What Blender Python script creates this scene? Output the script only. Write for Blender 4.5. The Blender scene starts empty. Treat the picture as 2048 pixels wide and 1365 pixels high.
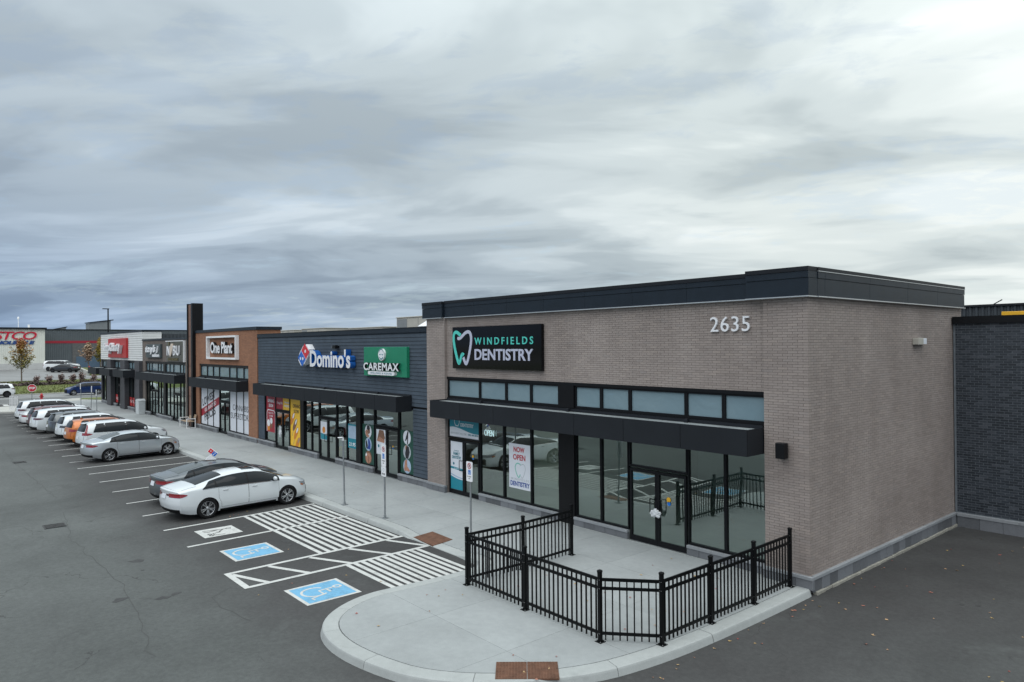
import bpy, bmesh, math, random
from mathutils import Vector, Matrix
random.seed(7)
R_ = math.radians
scn = bpy.context.scene
COL = scn.collection

# ------------------------------------------------------------------ camera, sky, sun, exposure
CAM = Vector((7.7358, -15.3606, 5.5))
cam_d = bpy.data.cameras.new('camera')
cam_o = bpy.data.objects.new('camera', cam_d); COL.objects.link(cam_o)
cam_d.sensor_width = 36.0; cam_d.lens = 24.937; cam_d.clip_start = 0.1; cam_d.clip_end = 6000
cr = Vector((0.650888, 0.759127, -0.008382)); cd = Vector((-0.009689, -0.002733, -0.999949)); cf = Vector((-0.759112, 0.650936, 0.005576))
M = Matrix(((cr.x, -cd.x, -cf.x, CAM.x), (cr.y, -cd.y, -cf.y, CAM.y), (cr.z, -cd.z, -cf.z, CAM.z), (0, 0, 0, 1)))
cam_o.matrix_world = M
scn.camera = cam_o
scn.view_settings.view_transform = 'Standard'; scn.view_settings.look = 'None'
scn.view_settings.exposure = 0.62; scn.view_settings.gamma = 1.0; scn.view_settings.use_curve_mapping = False
scn.cycles.max_bounces = 8; scn.cycles.transparent_max_bounces = 16; scn.cycles.glossy_bounces = 5
scn.cycles.use_denoising = True; scn.cycles.sample_clamp_indirect = 6.0

SUN_EL, SUN_AZ = R_(62), R_(-62)           # azimuth measured from +X towards +Y
sun_dir = Vector((math.cos(SUN_EL)*math.cos(SUN_AZ), math.cos(SUN_EL)*math.sin(SUN_AZ), math.sin(SUN_EL)))
sl = bpy.data.lights.new('sun', 'SUN'); sl.energy = 1.5; sl.angle = R_(95); sl.color = (1.0, .97, .93)
so = bpy.data.objects.new('sun', sl); COL.objects.link(so)
so.rotation_euler = (-sun_dir).to_track_quat('-Z', 'Y').to_euler(); so.location = (0, 0, 60)

W = bpy.data.worlds.new('World'); scn.world = W; W.use_nodes = True
SKY = (83.4, 40.1)
def build_world():
    nt = W.node_tree; N = nt.nodes; L = nt.links; N.clear()
    def n(t, **k):
        x = N.new(t)
        for a, b in k.items(): setattr(x, a, b)
        return x
    def math_(op, a, b=None, c=None, clamp=False):
        x = n('ShaderNodeMath', operation=op); x.use_clamp = clamp
        for i, v in enumerate((a, b, c)):
            if v is None: continue
            if hasattr(v, 'default_value') or hasattr(v, 'links'): L.new(v, x.inputs[i])
            else: x.inputs[i].default_value = v
        return x.outputs[0]
    def ramp(f, stops):
        r = n('ShaderNodeValToRGB'); r.color_ramp.interpolation = 'EASE'
        el = r.color_ramp.elements
        while len(el) < len(stops): el.new(0.5)
        for e, (p, c) in zip(el, stops): e.position = p; e.color = (*c, 1)
        L.new(f, r.inputs[0]); return r.outputs[0]
    def mix(f, a, b, t='MIX'):
        m = n('ShaderNodeMix', data_type='RGBA', blend_type=t)
        for s, v in ((m.inputs[0], f), (m.inputs[6], a), (m.inputs[7], b)):
            if hasattr(v, 'links'): L.new(v, s)
            else: s.default_value = v if isinstance(v, (int, float)) else (*v, 1)
        return m.outputs[2]
    tc = n('ShaderNodeTexCoord'); sep = n('ShaderNodeSeparateXYZ'); L.new(tc.outputs['Generated'], sep.inputs[0])
    dx, dy, dz = sep.outputs
    zz = math_('ADD', math_('MAXIMUM', dz, 0.0), 0.11)
    # cloud deck seen in perspective: direction projected on a plane overhead; axis pair turned to the wind
    u0 = math_('DIVIDE', dx, zz); v0 = math_('DIVIDE', dy, zz)
    a = R_(43)
    u = math_('ADD', math_('MULTIPLY', u0, math.cos(a)), math_('MULTIPLY', v0, math.sin(a)))
    v = math_('SUBTRACT', math_('MULTIPLY', v0, math.cos(a)), math_('MULTIPLY', u0, math.sin(a)))
    def noise(su, sv, off, det, rough, dist):
        cx = n('ShaderNodeCombineXYZ')
        L.new(math_('MULTIPLY', u, su), cx.inputs[0]); L.new(math_('MULTIPLY', v, sv), cx.inputs[1]); cx.inputs[2].default_value = off
        t = n('ShaderNodeTexNoise'); t.inputs['Scale'].default_value = 1.0; t.inputs['Detail'].default_value = det
        t.inputs['Roughness'].default_value = rough; t.inputs['Distortion'].default_value = dist
        L.new(cx.outputs[0], t.inputs['Vector']); return t.outputs['Fac']
    big = noise(.30, .55, SKY[0], 1.6, .40, .25)
    mid = noise(.85, 1.35, SKY[1], 5.0, .50, .45)
    fine = noise(4.2, 6.0, 1.3, 6.0, .62, .4)
    d = math_('ADD', math_('MULTIPLY', big, .42), math_('MULTIPLY', mid, .58))
    # light from the hidden sun brightens the deck on its side, broad and smooth
    dot = n('ShaderNodeVectorMath', operation='DOT_PRODUCT'); L.new(tc.outputs['Generated'], dot.inputs[0])
    dot.inputs[1].default_value = (0.10, .90, .42)
    glow = math_('MULTIPLY_ADD', dot.outputs['Value'], .5, .5, clamp=True)
    glow = math_('POWER', glow, 2.6)
    shade = math_('ADD', d, math_('MULTIPLY', math_('SUBTRACT', glow, .44), .19))
    col = ramp(shade, [(.36, (.25, .290, .308)), (.45, (.325, .370, .382)), (.52, (.405, .452, .458)), (.58, (.485, .530, .527)), (.66, (.575, .612, .602))])
    # away from the sun the deck is bluer, towards it neutral white
    cool = math_('SUBTRACT', 1.0, math_('MULTIPLY', glow, 1.35), clamp=True)
    col = mix(math_('MULTIPLY', cool, .6), col, (.90, .95, 1.10), 'MULTIPLY')
    hz = math_('POWER', math_('SUBTRACT', 1.0, math_('MULTIPLY', math_('MAXIMUM', dz, 0.0), 2.7), clamp=True), 1.6)
    col = mix(math_('MULTIPLY', hz, math_('MULTIPLY', cool, 1.5), clamp=True), col, (.56, .66, .84), 'MULTIPLY')
    # an overcast dome grows brighter towards the zenith
    zen = math_('MULTIPLY_ADD', math_('POWER', math_('MAXIMUM', dz, 0.0), 2.0), 1.45, .975)
    zc = n('ShaderNodeCombineColor'); [L.new(zen, i) for i in zc.inputs[:3]]
    col = mix(1.0, col, zc.outputs[0], 'MULTIPLY')
    # thin torn places in the deck where the sky above shows
    thin = ramp(math_('ADD', math_('MULTIPLY', fine, .55), math_('MULTIPLY', noise(.5, .8, 21.0, 2, .5, .2), .6)), [(.60, (0, 0, 0)), (.70, (1, 1, 1))])
    sky = n('ShaderNodeTexSky'); sky.sky_type = 'NISHITA'; sky.sun_disc = False
    sky.sun_elevation = SUN_EL; sky.sun_rotation = R_(90) - SUN_AZ; sky.altitude = 100
    bg1 = n('ShaderNodeBackground'); L.new(sky.outputs[0], bg1.inputs[0]); bg1.inputs[1].default_value = .10
    bg2 = n('ShaderNodeBackground'); L.new(col, bg2.inputs[0]); bg2.inputs[1].default_value = 1.0
    ms = n('ShaderNodeMixShader'); L.new(math_('SUBTRACT', 1.0, math_('MULTIPLY', thin, .16)), ms.inputs[0])
    L.new(bg1.outputs[0], ms.inputs[1]); L.new(bg2.outputs[0], ms.inputs[2])
    out = n('ShaderNodeOutputWorld'); L.new(ms.outputs[0], out.inputs[0])
build_world()

# ------------------------------------------------------------------ materials
MATS = {}
class NT:
    def __init__(s, name):
        s.m = bpy.data.materials.new(name); s.m.use_nodes = True; s.nt = s.m.node_tree; s.N = s.nt.nodes; s.L = s.nt.links
        s.b = s.N['Principled BSDF']; s.out = s.N['Material Output']; MATS[name] = s.m
    def n(s, t, **k):
        x = s.N.new(t)
        for a, b in k.items(): setattr(x, a, b)
        return x
    def put(s, sock, v):
        if hasattr(v, 'links'): s.L.new(v, sock)
        elif isinstance(v, (tuple, list)): sock.default_value = (*v, 1) if len(v) == 3 and len(sock.default_value) == 4 else v
        else: sock.default_value = v
    def math(s, op, a, b=None, c=None, clamp=False):
        x = s.n('ShaderNodeMath', operation=op); x.use_clamp = clamp
        for i, v in enumerate((a, b, c)):
            if v is not None: s.put(x.inputs[i], v)
        return x.outputs[0]
    def pos(s):
        return s.n('ShaderNodeNewGeometry').outputs['Position']
    def noise(s, scale, det=4, rough=.55, vec=None, dist=0, stretch=None):
        t = s.n('ShaderNodeTexNoise'); t.inputs['Scale'].default_value = scale; t.inputs['Detail'].default_value = det
        t.inputs['Roughness'].default_value = rough; t.inputs['Distortion'].default_value = dist
        v = vec or s.pos()
        if stretch:
            mp = s.n('ShaderNodeMapping'); mp.inputs['Scale'].default_value = stretch; s.L.new(v, mp.inputs[0]); v = mp.outputs[0]
        s.L.new(v, t.inputs['Vector']); return t.outputs['Fac']
    def ramp(s, f, stops, interp='LINEAR'):
        r = s.n('ShaderNodeValToRGB'); r.color_ramp.interpolation = interp; el = r.color_ramp.elements
        while len(el) < len(stops): el.new(.5)
        for e, (p, c) in zip(el, stops):
            e.position = p; e.color = (*c, 1) if isinstance(c, tuple) else (c, c, c, 1)
        s.put(r.inputs[0], f); return r.outputs[0]
    def mix(s, f, a, b, t='MIX'):
        m = s.n('ShaderNodeMix', data_type='RGBA', blend_type=t)
        s.put(m.inputs[0], f); s.put(m.inputs[6], a); s.put(m.inputs[7], b); return m.outputs[2]
    def bump(s, h, strength=.3, dist=.02):
        b = s.n('ShaderNodeBump'); b.inputs['Strength'].default_value = strength; b.inputs['Distance'].default_value = dist
        s.L.new(h, b.inputs['Height']); s.L.new(b.outputs[0], s.b.inputs['Normal'])
    def set(s, color=None, rough=None, metal=None, spec=None, coat=None):
        if color is not None: s.put(s.b.inputs['Base Color'], color)
        if rough is not None: s.put(s.b.inputs['Roughness'], rough)
        if metal is not None: s.put(s.b.inputs['Metallic'], metal)
        if spec is not None: s.put(s.b.inputs['Specular IOR Level'], spec)
        if coat is not None: s.put(s.b.inputs['Coat Weight'], coat); s.b.inputs['Coat Roughness'].default_value = .04
        return s.m

def simple(name, color, rough=.6, metal=0, var=.12, scale=3.0, bump=0, coat=None, spec=None):
    if name in MATS: return MATS[name]
    s = NT(name)
    lo = tuple(c*(1-var) for c in color); hi = tuple(min(1, c*(1+var)) for c in color)
    nz = s.noise(scale, 5, .6)
    s.set(s.ramp(nz, [(.3, lo), (.7, hi)]), rough, metal, spec, coat)
    if bump: s.bump(s.noise(scale*12, 3), bump, .01)
    return s.m

def brick_cells(s, BL, BH):
    """per-brick random value that follows the true coursing (running bond)"""
    sep = s.n('ShaderNodeSeparateXYZ'); s.L.new(s.pos(), sep.inputs[0])
    uu = s.math('ADD', sep.outputs[0], sep.outputs[1])
    row = s.math('FLOOR', s.math('DIVIDE', sep.outputs[2], BH))
    half = s.math('MULTIPLY', s.math('MODULO', row, 2.0), .5)
    cell = s.math('FLOOR', s.math('ADD', s.math('DIVIDE', uu, BL), half))
    cx = s.n('ShaderNodeCombineXYZ'); s.L.new(cell, cx.inputs[0]); s.L.new(row, cx.inputs[1])
    w = s.n('ShaderNodeTexWhiteNoise', noise_dimensions='2D'); s.L.new(cx.outputs[0], w.inputs['Vector'])
    return w.outputs['Value']
BL, BH = .245, .0625      # tan brick module
DL, DH = .215, .0745      # dark brick module
def mk_brick(name, stops, L_, H_, rough=.85):
    s = NT(name); r = brick_cells(s, L_, H_)
    c = s.ramp(r, stops); g = s.noise(38, 4, .65); big = s.noise(.55, 3, .5)
    c = s.mix(.35, c, s.ramp(g, [(.25, .35), (.75, .75)]), 'SOFT_LIGHT')
    c = s.mix(.40, c, s.ramp(big, [(.3, .30), (.7, .72)]), 'SOFT_LIGHT')
    c = s.mix(.20, c, s.ramp(s.noise(1.0, 4, .6, stretch=(2.2, 2.2, .22)), [(.3, .28), (.7, .70)]), 'SOFT_LIGHT')
    s.set(c, rough); s.bump(g, .35, .004); return s.m
mk_brick('tan_brick', [(0, (.255, .216, .196)), (.3, (.280, .239, .218)), (.7, (.294, .251, .229)), (.9, (.312, .264, .236)), (1, (.266, .232, .216))], BL, BH)
mk_brick('charcoal_brick', [(0, (.015, .020, .027)), (.5, (.025, .032, .042)), (.9, (.040, .048, .060)), (1, (.06, .068, .082))], DL, DH, .6)
simple('dark_mortar', (.198, .167, .151), .95, var=.2, scale=9)
simple('grey_mortar', (.15, .17, .19), .95, var=.2, scale=9)

def mk_far_brick(name, c1, c2, mortar, bl, bh):
    s = NT(name); sep = s.n('ShaderNodeSeparateXYZ'); s.L.new(s.pos(), sep.inputs[0])
    cx = s.n('ShaderNodeCombineXYZ'); s.L.new(s.math('ADD', sep.outputs[0], sep.outputs[1]), cx.inputs[0]); s.L.new(sep.outputs[2], cx.inputs[1])
    b = s.n('ShaderNodeTexBrick'); s.L.new(cx.outputs[0], b.inputs['Vector'])
    b.inputs['Scale'].default_value = 1; b.inputs['Brick Width'].default_value = bl; b.inputs['Row Height'].default_value = bh
    b.inputs['Mortar Size'].default_value = .006; b.inputs['Color1'].default_value = (*c1, 1); b.inputs['Color2'].default_value = (*c2, 1)
    b.inputs['Mortar'].default_value = (*mortar, 1)
    c = s.mix(.35, b.outputs['Color'], s.ramp(s.noise(.8, 4), [(.3, .3), (.7, .7)]), 'SOFT_LIGHT')
    s.set(c, .9); s.bump(b.outputs['Fac'], -.4, .006); return s.m
mk_far_brick('orange_brick', (.30, .140, .075), (.235, .108, .060), (.19, .11, .075), .24, .075)
mk_far_brick('taupe_brick', (.155, .128, .11), (.13, .11, .097), (.09, .08, .075), .24, .075)
mk_far_brick('column_brick', (.075, .075, .082), (.06, .062, .07), (.04, .04, .045), .24, .075)

simple('fascia_metal', (.012, .019, .028), .45, 0, .16, 2.2, spec=.28)
simple('cap_metal', (.011, .013, .017), .5, 0, .12, 2.0, spec=.25)
simple('bright_edge', (.55, .57, .58), .35, .6, .08, 4)
simple('canopy_panel', (.015, .0175, .0215), .6, 0, .10, 1.2, bump=.04, spec=.2)
simple('canopy_top', (.30, .33, .335), .55, .2, .16, 2.5)
simple('frame_black', (.006, .0065, .008), .45, 0, .12, 4, spec=.2)
simple('panel_black', (.006, .006, .007), .4, 0, .1, 3, spec=.2)
simple('siding_board', (.060, .078, .100), .65, 0, .15, 1.6, bump=.05, spec=.2)
simple('white_cladding', (.70, .71, .70), .55, 0, .05, 1.4)
def mk_stone(name, c, spread):
    s = NT(name); oi = s.n('ShaderNodeObjectInfo'); g = s.noise(14, 5, .65); m = s.noise(2.2, 4, .6)
    k = s.math('ADD', s.math('MULTIPLY', oi.outputs['Random'], .5), s.math('ADD', s.math('MULTIPLY', g, .3), s.math('MULTIPLY', m, .2)))
    s.set(s.ramp(k, [(.15, tuple(x*(1-spread) for x in c)), (.85, tuple(x*(1+spread) for x in c))]), .9); s.bump(g, .6, .012); return s.m
mk_stone('plinth_stone', (.135, .143, .155), .42); mk_stone('plinth_cap', (.265, .28, .295), .16)
simple('footing', (.30, .29, .25), .95, 0, .25, 6.0, bump=.4)
simple('steel_galv', (.30, .32, .33), .42, .7, .15, 8)
simple('fence_black', (.004, .0045, .005), .38, .0, .15, 5, spec=.14)
simple('bolt', (.5, .5, .5), .3, .8, .05, 9)
simple('rubber', (.010, .010, .011), .8, 0, .2, 14, spec=.2)
simple('rim_silver', (.52, .53, .55), .25, .9, .05, 10)
simple('rim_dark', (.05, .05, .055), .3, .7, .05, 10)
simple('black_plastic', (.008, .008, .009), .55, 0, .15, 6, spec=.2)
simple('chrome', (.62, .63, .65), .12, 1.0, .03, 6)
simple('number_white', (.82, .83, .85), .4, .1, .03, 5)
simple('letter_white', (.76, .77, .79), .45, 0, .02, 5)
simple('letter_lilac', (.47, .49, .60), .4, 0, .02, 5)
simple('letter_teal', (.085, .56, .48), .4, 0, .03, 5)
simple('sign_black', (.004, .004, .005), .08, 0, .1, 3, spec=.22)
simple('black_return', (.008, .008, .009), .4, 0, .1, 3)
simple('fin_brown', (.20, .115, .085), .55, 0, .12, 1.2)
simple('sign_red', (.42, .022, .022), .5, 0, .06, 2)
simple('sign_green', (.008, .20, .105), .5, 0, .05, 2)
simple('sign_slate', (.050, .066, .070), .5, 0, .06, 2)
simple('logo_red', (.60, .022, .035), .4, 0, .03, 3)
simple('logo_blue', (.012, .12, .50), .4, 0, .03, 3)
simple('return_blue', (.008, .095, .36), .4, 0, .03, 3)
simple('poster_white', (.66, .69, .74), .5, 0, .02, 2)
simple('poster_red', (.33, .016, .032), .5, 0, .04, 2)
simple('poster_yellow', (.88, .52, .03), .5, 0, .03, 2)
simple('poster_teal', (.012, .22, .29), .5, 0, .06, 2)
simple('poster_green', (.008, .062, .043), .45, 0, .1, 2)
simple('ink_black', (.018, .018, .022), .6, 0, .05, 3)
simple('ink_red', (.42, .014, .03), .6, 0, .04, 3)
simple('ink_blue', (.02, .06, .28), .6, 0, .04, 3)
simple('ink_grey', (.38, .42, .45), .6, 0, .04, 3)
simple('ink_mint', (.19, .50, .42), .6, 0, .04, 3)
simple('ink_teal', (.01, .16, .21), .6, 0, .04, 3)
simple('skin_tone', (.40, .20, .13), .6, 0, .25, 9)
simple('brown_tone', (.20, .10, .06), .6, 0, .3, 9)
simple('amber', (.62, .22, .02), .5, 0, .15, 9)
simple('pale_blue', (.36, .47, .60), .5, 0, .1, 6)
simple('gold', (.15, .125, .06), .5, .3, .15, 9)
simple('wood_pale', (.36, .27, .185), .6, 0, .15, 6)
simple('leaf_tan', (.62, .52, .43), .5, 0, .05, 3)
simple('metal_white', (.78, .79, .80), .4, 0, .05, 5)
simple('bin_grey', (.50, .53, .54), .5, 0, .06, 3)
simple('rust_iron', (.135, .066, .040), .8, .2, .28, 7, bump=.2)
simple('grate_iron', (.07, .07, .07), .7, .4, .3, 9)
simple('hvac_beige', (.40, .385, .34), .6, 0, .07, 2)
simple('hvac_grey', (.20, .215, .22), .6, .1, .1, 2)
simple('roof_gravel', (.20, .20, .20), .95, 0, .2, 5)
simple('yellow_paint', (.70, .38, .02), .45, 0, .06, 4)
simple('traffic_blue', (.01, .16, .55), .5, 0, .05, 4)
simple('stop_red', (.50, .012, .03), .5, 0, .05, 4)
simple('hydrant_red', (.42, .02, .03), .5, 0, .1, 4)
simple('plastic_bag', (.62, .64, .66), .35, 0, .08, 12)
simple('metal_cream', (.70, .71, .65), .5, 0, .05, .6)
simple('metal_grey', (.105, .122, .135), .5, .1, .08, .6)
simple('metal_stripe', (.30, .012, .03), .5, 0, .05, 1)
simple('block_grey', (.11, .11, .112), .85, 0, .22, 2.6)
simple('block_white', (.50, .50, .49), .85, 0, .06, 2)
simple('dock_blue', (.07, .115, .17), .5, 0, .1, 2)
simple('rear_metal', (.042, .050, .058), .5, .1, .10, .8)
simple('copy_red', (.52, .008, .035), .5, 0, .03, 2)
simple('copy_blue', (.012, .055, .22), .5, 0, .03, 2)
simple('bark', (.16, .125, .10), .9, 0, .25, 9)
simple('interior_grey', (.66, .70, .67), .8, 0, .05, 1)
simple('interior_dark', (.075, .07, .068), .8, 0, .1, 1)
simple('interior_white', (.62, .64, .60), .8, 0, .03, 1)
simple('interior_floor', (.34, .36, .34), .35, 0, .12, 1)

def mk_leaf(name, stops):
    s = NT(name); oi = s.n('ShaderNodeAttribute', attribute_name='rnd'); s.set(s.ramp(oi.outputs['Fac'], stops), .7)
    s.b.inputs['Subsurface Weight'].default_value = 0; return s.m
mk_leaf('leaf_maple', [(0, (.10, .11, .025)), (.35, (.21, .17, .035)), (.6, (.36, .19, .05)), (.85, (.40, .155, .07)), (1, (.30, .12, .09))])
mk_leaf('leaf_gold', [(0, (.17, .16, .035)), (.5, (.36, .26, .05)), (1, (.42, .30, .10))])
mk_leaf('leaf_russet', [(0, (.20, .12, .08)), (.5, (.34, .23, .15)), (1, (.40, .30, .20))])
mk_leaf('leaf_olive', [(0, (.09, .11, .03)), (.5, (.16, .16, .04)), (1, (.27, .16, .06))])
mk_leaf('shrub_dry', [(0, (.12, .08, .075)), (.5, (.20, .14, .125)), (1, (.28, .20, .18))])
mk_leaf('hedge_dark', [(0, (.05, .035, .032)), (.6, (.09, .062, .055)), (1, (.13, .10, .05))])
mk_leaf('fallen', [(0, (.36, .25, .08)), (.4, (.45, .30, .16)), (.7, (.33, .14, .09)), (1, (.34, .07, .06))])
mk_leaf('grass_tuft', [(0, (.065, .085, .022)), (.6, (.11, .125, .035)), (1, (.17, .16, .06))])

def mk_asphalt(name, dark, light, lane=True):
    s = NT(name)
    grit = s.noise(60, 3, .7); patch = s.noise(.18, 5, .55); mid = s.noise(1.1, 5, .6)
    grit = s.math('ADD', s.math('MULTIPLY', grit, .5), s.math('MULTIPLY', s.noise(11, 4, .7), .5))
    f = s.math('ADD', s.math('MULTIPLY', patch, .55), s.math('MULTIPLY', mid, .45))
    if lane:                                       # the driving lane is worn paler than the stalls; wheel lines run along it; shade beside the corner shop is painted in
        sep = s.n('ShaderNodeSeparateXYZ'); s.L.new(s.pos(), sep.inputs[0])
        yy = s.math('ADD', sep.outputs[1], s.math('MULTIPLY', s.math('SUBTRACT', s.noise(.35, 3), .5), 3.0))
        wear_and_shade = s.math('DIVIDE', s.math('SUBTRACT', -8.6, yy), 2.6, clamp=True)
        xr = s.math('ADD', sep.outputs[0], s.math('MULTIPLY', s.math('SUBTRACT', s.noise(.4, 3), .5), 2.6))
        east = s.math('DIVIDE', s.math('SUBTRACT', xr, 1.4), 4.6, clamp=True)  # yard darkens towards the corner building: newer asphalt plus painted building shade
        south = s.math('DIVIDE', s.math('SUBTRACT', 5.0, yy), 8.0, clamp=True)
        wear_and_shade = s.math('MAXIMUM', wear_and_shade, s.math('MULTIPLY', s.math('MULTIPLY', east, south), .80))
        f = s.math('ADD', s.math('MULTIPLY', f, .55), s.math('MULTIPLY', wear_and_shade, .42))
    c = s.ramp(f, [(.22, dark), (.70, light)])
    c = s.mix(.52, c, s.ramp(grit, [(.28, .10), (.5, .5), (.72, .92)]), 'SOFT_LIGHT')
    c = s.mix(.50, c, s.ramp(s.noise(.11, 4, .6, dist=1.2), [(.32, .22), (.68, .76)]), 'SOFT_LIGHT')
    v = s.n('ShaderNodeTexVoronoi', feature='DISTANCE_TO_EDGE'); v.inputs['Scale'].default_value = .16
    wob = s.n('ShaderNodeTexNoise'); wob.inputs['Scale'].default_value = .9; wob.inputs['Detail'].default_value = 6
    add = s.n('ShaderNodeVectorMath', operation='MULTIPLY_ADD'); s.L.new(wob.outputs['Color'], add.inputs[0]); add.inputs[1].default_value = (2.2, 2.2, 0); s.L.new(s.pos(), add.inputs[2])
    s.L.new(s.pos(), wob.inputs['Vector']); s.L.new(add.outputs[0], v.inputs['Vector'])
    crack = s.math('MULTIPLY', s.math('LESS_THAN', v.outputs['Distance'], .0022), s.ramp(s.noise(.22, 3), [(.52, 0.0), (.60, 1.0)]))
    c = s.mix(s.math('MULTIPLY', crack, .55), c, tuple(x*.45 for x in dark))
    oil = s.ramp(s.noise(.55, 4, .6, dist=.6), [(.66, 0.0), (.76, 1.0)])
    c = s.mix(s.math('MULTIPLY', oil, .35), c, tuple(x*.6 for x in dark))
    pale = s.ramp(s.noise(.42, 6, .68, dist=.9), [(.60, 0.0), (.72, 1.0)])
    c = s.mix(s.math('MULTIPLY', pale, .30), c, tuple(min(1, x*1.5) for x in light))
    s.set(c, s.ramp(mid, [(.3, .78), (.7, .92)])); s.bump(grit, .5, .006); return s.m
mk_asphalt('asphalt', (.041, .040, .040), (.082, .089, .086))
mk_asphalt('asphalt_far', (.095, .10, .10), (.15, .155, .155), False)
mk_asphalt('lot_paving', (.17, .175, .175), (.235, .24, .24), False)
def mk_concrete(name, base, lo=.80, hi=1.1):
    s = NT(name); a = s.noise(.45, 6, .6); b = s.noise(6, 5, .65); g = s.noise(70, 2, .6)
    c = s.ramp(s.math('ADD', s.math('MULTIPLY', a, .65), s.math('MULTIPLY', b, .35)), [(.3, tuple(x*lo for x in base)), (.68, tuple(x*hi for x in base))])
    st = s.ramp(s.noise(.8, 5, .6, dist=1.0), [(.62, 0.0), (.74, 1.0)])
    c = s.mix(s.math('MULTIPLY', st, .34), c, tuple(x*.55 for x in base))
    c = s.mix(.25, c, s.ramp(g, [(.3, .25), (.7, .75)]), 'SOFT_LIGHT')
    oi = s.n('ShaderNodeObjectInfo'); c = s.mix(.22, c, s.ramp(oi.outputs['Random'], [(0, .36), (1, .64)]), 'SOFT_LIGHT')
    s.set(c, .88); s.bump(g, .25, .004); return s.m
mk_concrete('concrete', (.305, .325, .325))
mk_concrete('kerb_concrete', (.36, .38, .372))
mk_concrete('concrete_far', (.42, .42, .39))
def mk_paint(name, col):
    s = NT(name); w = s.noise(3.2, 6, .7); g = s.noise(24, 4, .7)
    f = s.math('ADD', s.math('MULTIPLY', w, .6), s.math('MULTIPLY', g, .4))
    s.set(s.ramp(f, [(.30, tuple(x*.30+.03 for x in col)), (.40, tuple(x*.72 for x in col)), (.50, tuple(x*.93 for x in col)), (.8, col)]), .75); return s.m
mk_paint('road_white', (.56, .57, .55)); mk_paint('road_blue', (.16, .40, .60)); mk_paint('road_black', (.06, .06, .06)); mk_paint('road_yellow', (.50, .45, .25)); mk_paint('road_pale', (.47, .47, .43))
def mk_grass(name):
    s = NT(name); a = s.noise(.5, 5, .6); b = s.noise(9, 4, .7)
    c = s.ramp(s.math('ADD', s.math('MULTIPLY', a, .5), s.math('MULTIPLY', b, .5)), [(.3, (.07, .090, .025)), (.55, (.125, .148, .04)), (.75, (.19, .19, .07))])
    s.set(c, .95); s.bump(b, .8, .08); return s.m
mk_grass('grass'); simple('far_field', (.10, .11, .07), .95, 0, .3, .02)

def mk_glass(name, tint, add, rough=0.0, wav=.012):
    s = NT(name); s.N.remove(s.b)
    tr = s.n('ShaderNodeBsdfTransparent'); tr.inputs[0].default_value = (*tint, 1)
    gl = s.n('ShaderNodeBsdfAnisotropic') if False else s.n('ShaderNodeBsdfGlossy'); gl.inputs['Roughness'].default_value = rough
    gl.inputs['Color'].default_value = (.86, .97, .93, 1)
    bp = s.n('ShaderNodeBump'); bp.inputs['Strength'].default_value = .25; bp.inputs['Distance'].default_value = wav
    s.L.new(s.noise(.9, 1, .4), bp.inputs['Height']); s.L.new(bp.outputs[0], gl.inputs['Normal'])
    lw = s.n('ShaderNodeLayerWeight'); lw.inputs['Blend'].default_value = .5
    f = s.math('ADD', s.math('MULTIPLY', s.math('POWER', lw.outputs['Facing'], 3.2), .75), add, clamp=True)
    mx = s.n('ShaderNodeMixShader'); s.L.new(f, mx.inputs[0]); s.L.new(tr.outputs[0], mx.inputs[1]); s.L.new(gl.outputs[0], mx.inputs[2])
    s.L.new(mx.outputs[0], s.out.inputs[0]); return s.m
mk_glass('shop_glass', (.70, .82, .77), .27, wav=.022)
mk_glass('dark_glass', (.42, .42, .42), .33)
def mk_spandrel():
    s = NT('spandrel_glass'); s.set(s.ramp(s.noise(.7, 2), [(.3, (.165, .245, .285)), (.7, (.195, .275, .31))]), .12, 0, .6)
    s.bump(s.noise(1.1, 2, .5, dist=1.5), .55, .05); return s.m
mk_spandrel()
def mk_carglass(name, c):
    s = NT(name); s.set(c, .05, 0, .22); return s.m
mk_carglass('car_glass', (.009, .012, .015)); mk_carglass('car_glass_pale', (.10, .115, .12))
def paint(name, col, metal=.0, rough=.3):
    if name in MATS: return MATS[name]
    s = NT(name); fl = s.noise(260, 1, .5)
    c = s.ramp(fl, [(.3, tuple(x*.93 for x in col)), (.7, tuple(min(1, x*1.05) for x in col))]) if metal else col
    s.set(c, rough, metal, .5, .9); return s.m
def lampm(name, col, rough=.12):
    s = NT(name); s.set(s.ramp(s.noise(30, 2), [(.3, tuple(x*.6 for x in col)), (.7, col)]), rough, 0, .6, 1.0); return s.m
lampm('tail_red', (.30, .008, .014)); lampm('tail_dark', (.10, .006, .012)); lampm('head_lamp', (.30, .31, .33)); lampm('lamp_amber', (.55, .16, .02)); lampm('lamp_smoke', (.05, .05, .055))
s = NT('open_led'); s.set((.5, .8, .8), .4); s.b.inputs['Emission Color'].default_value = (.75, .95, 1, 1); s.b.inputs['Emission Strength'].default_value = .3
s = NT('ceiling_led'); s.set((.8, .8, .75), .4); s.b.inputs['Emission Color'].default_value = (1, .97, .85, 1); s.b.inputs['Emission Strength'].default_value = 2.2

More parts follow.
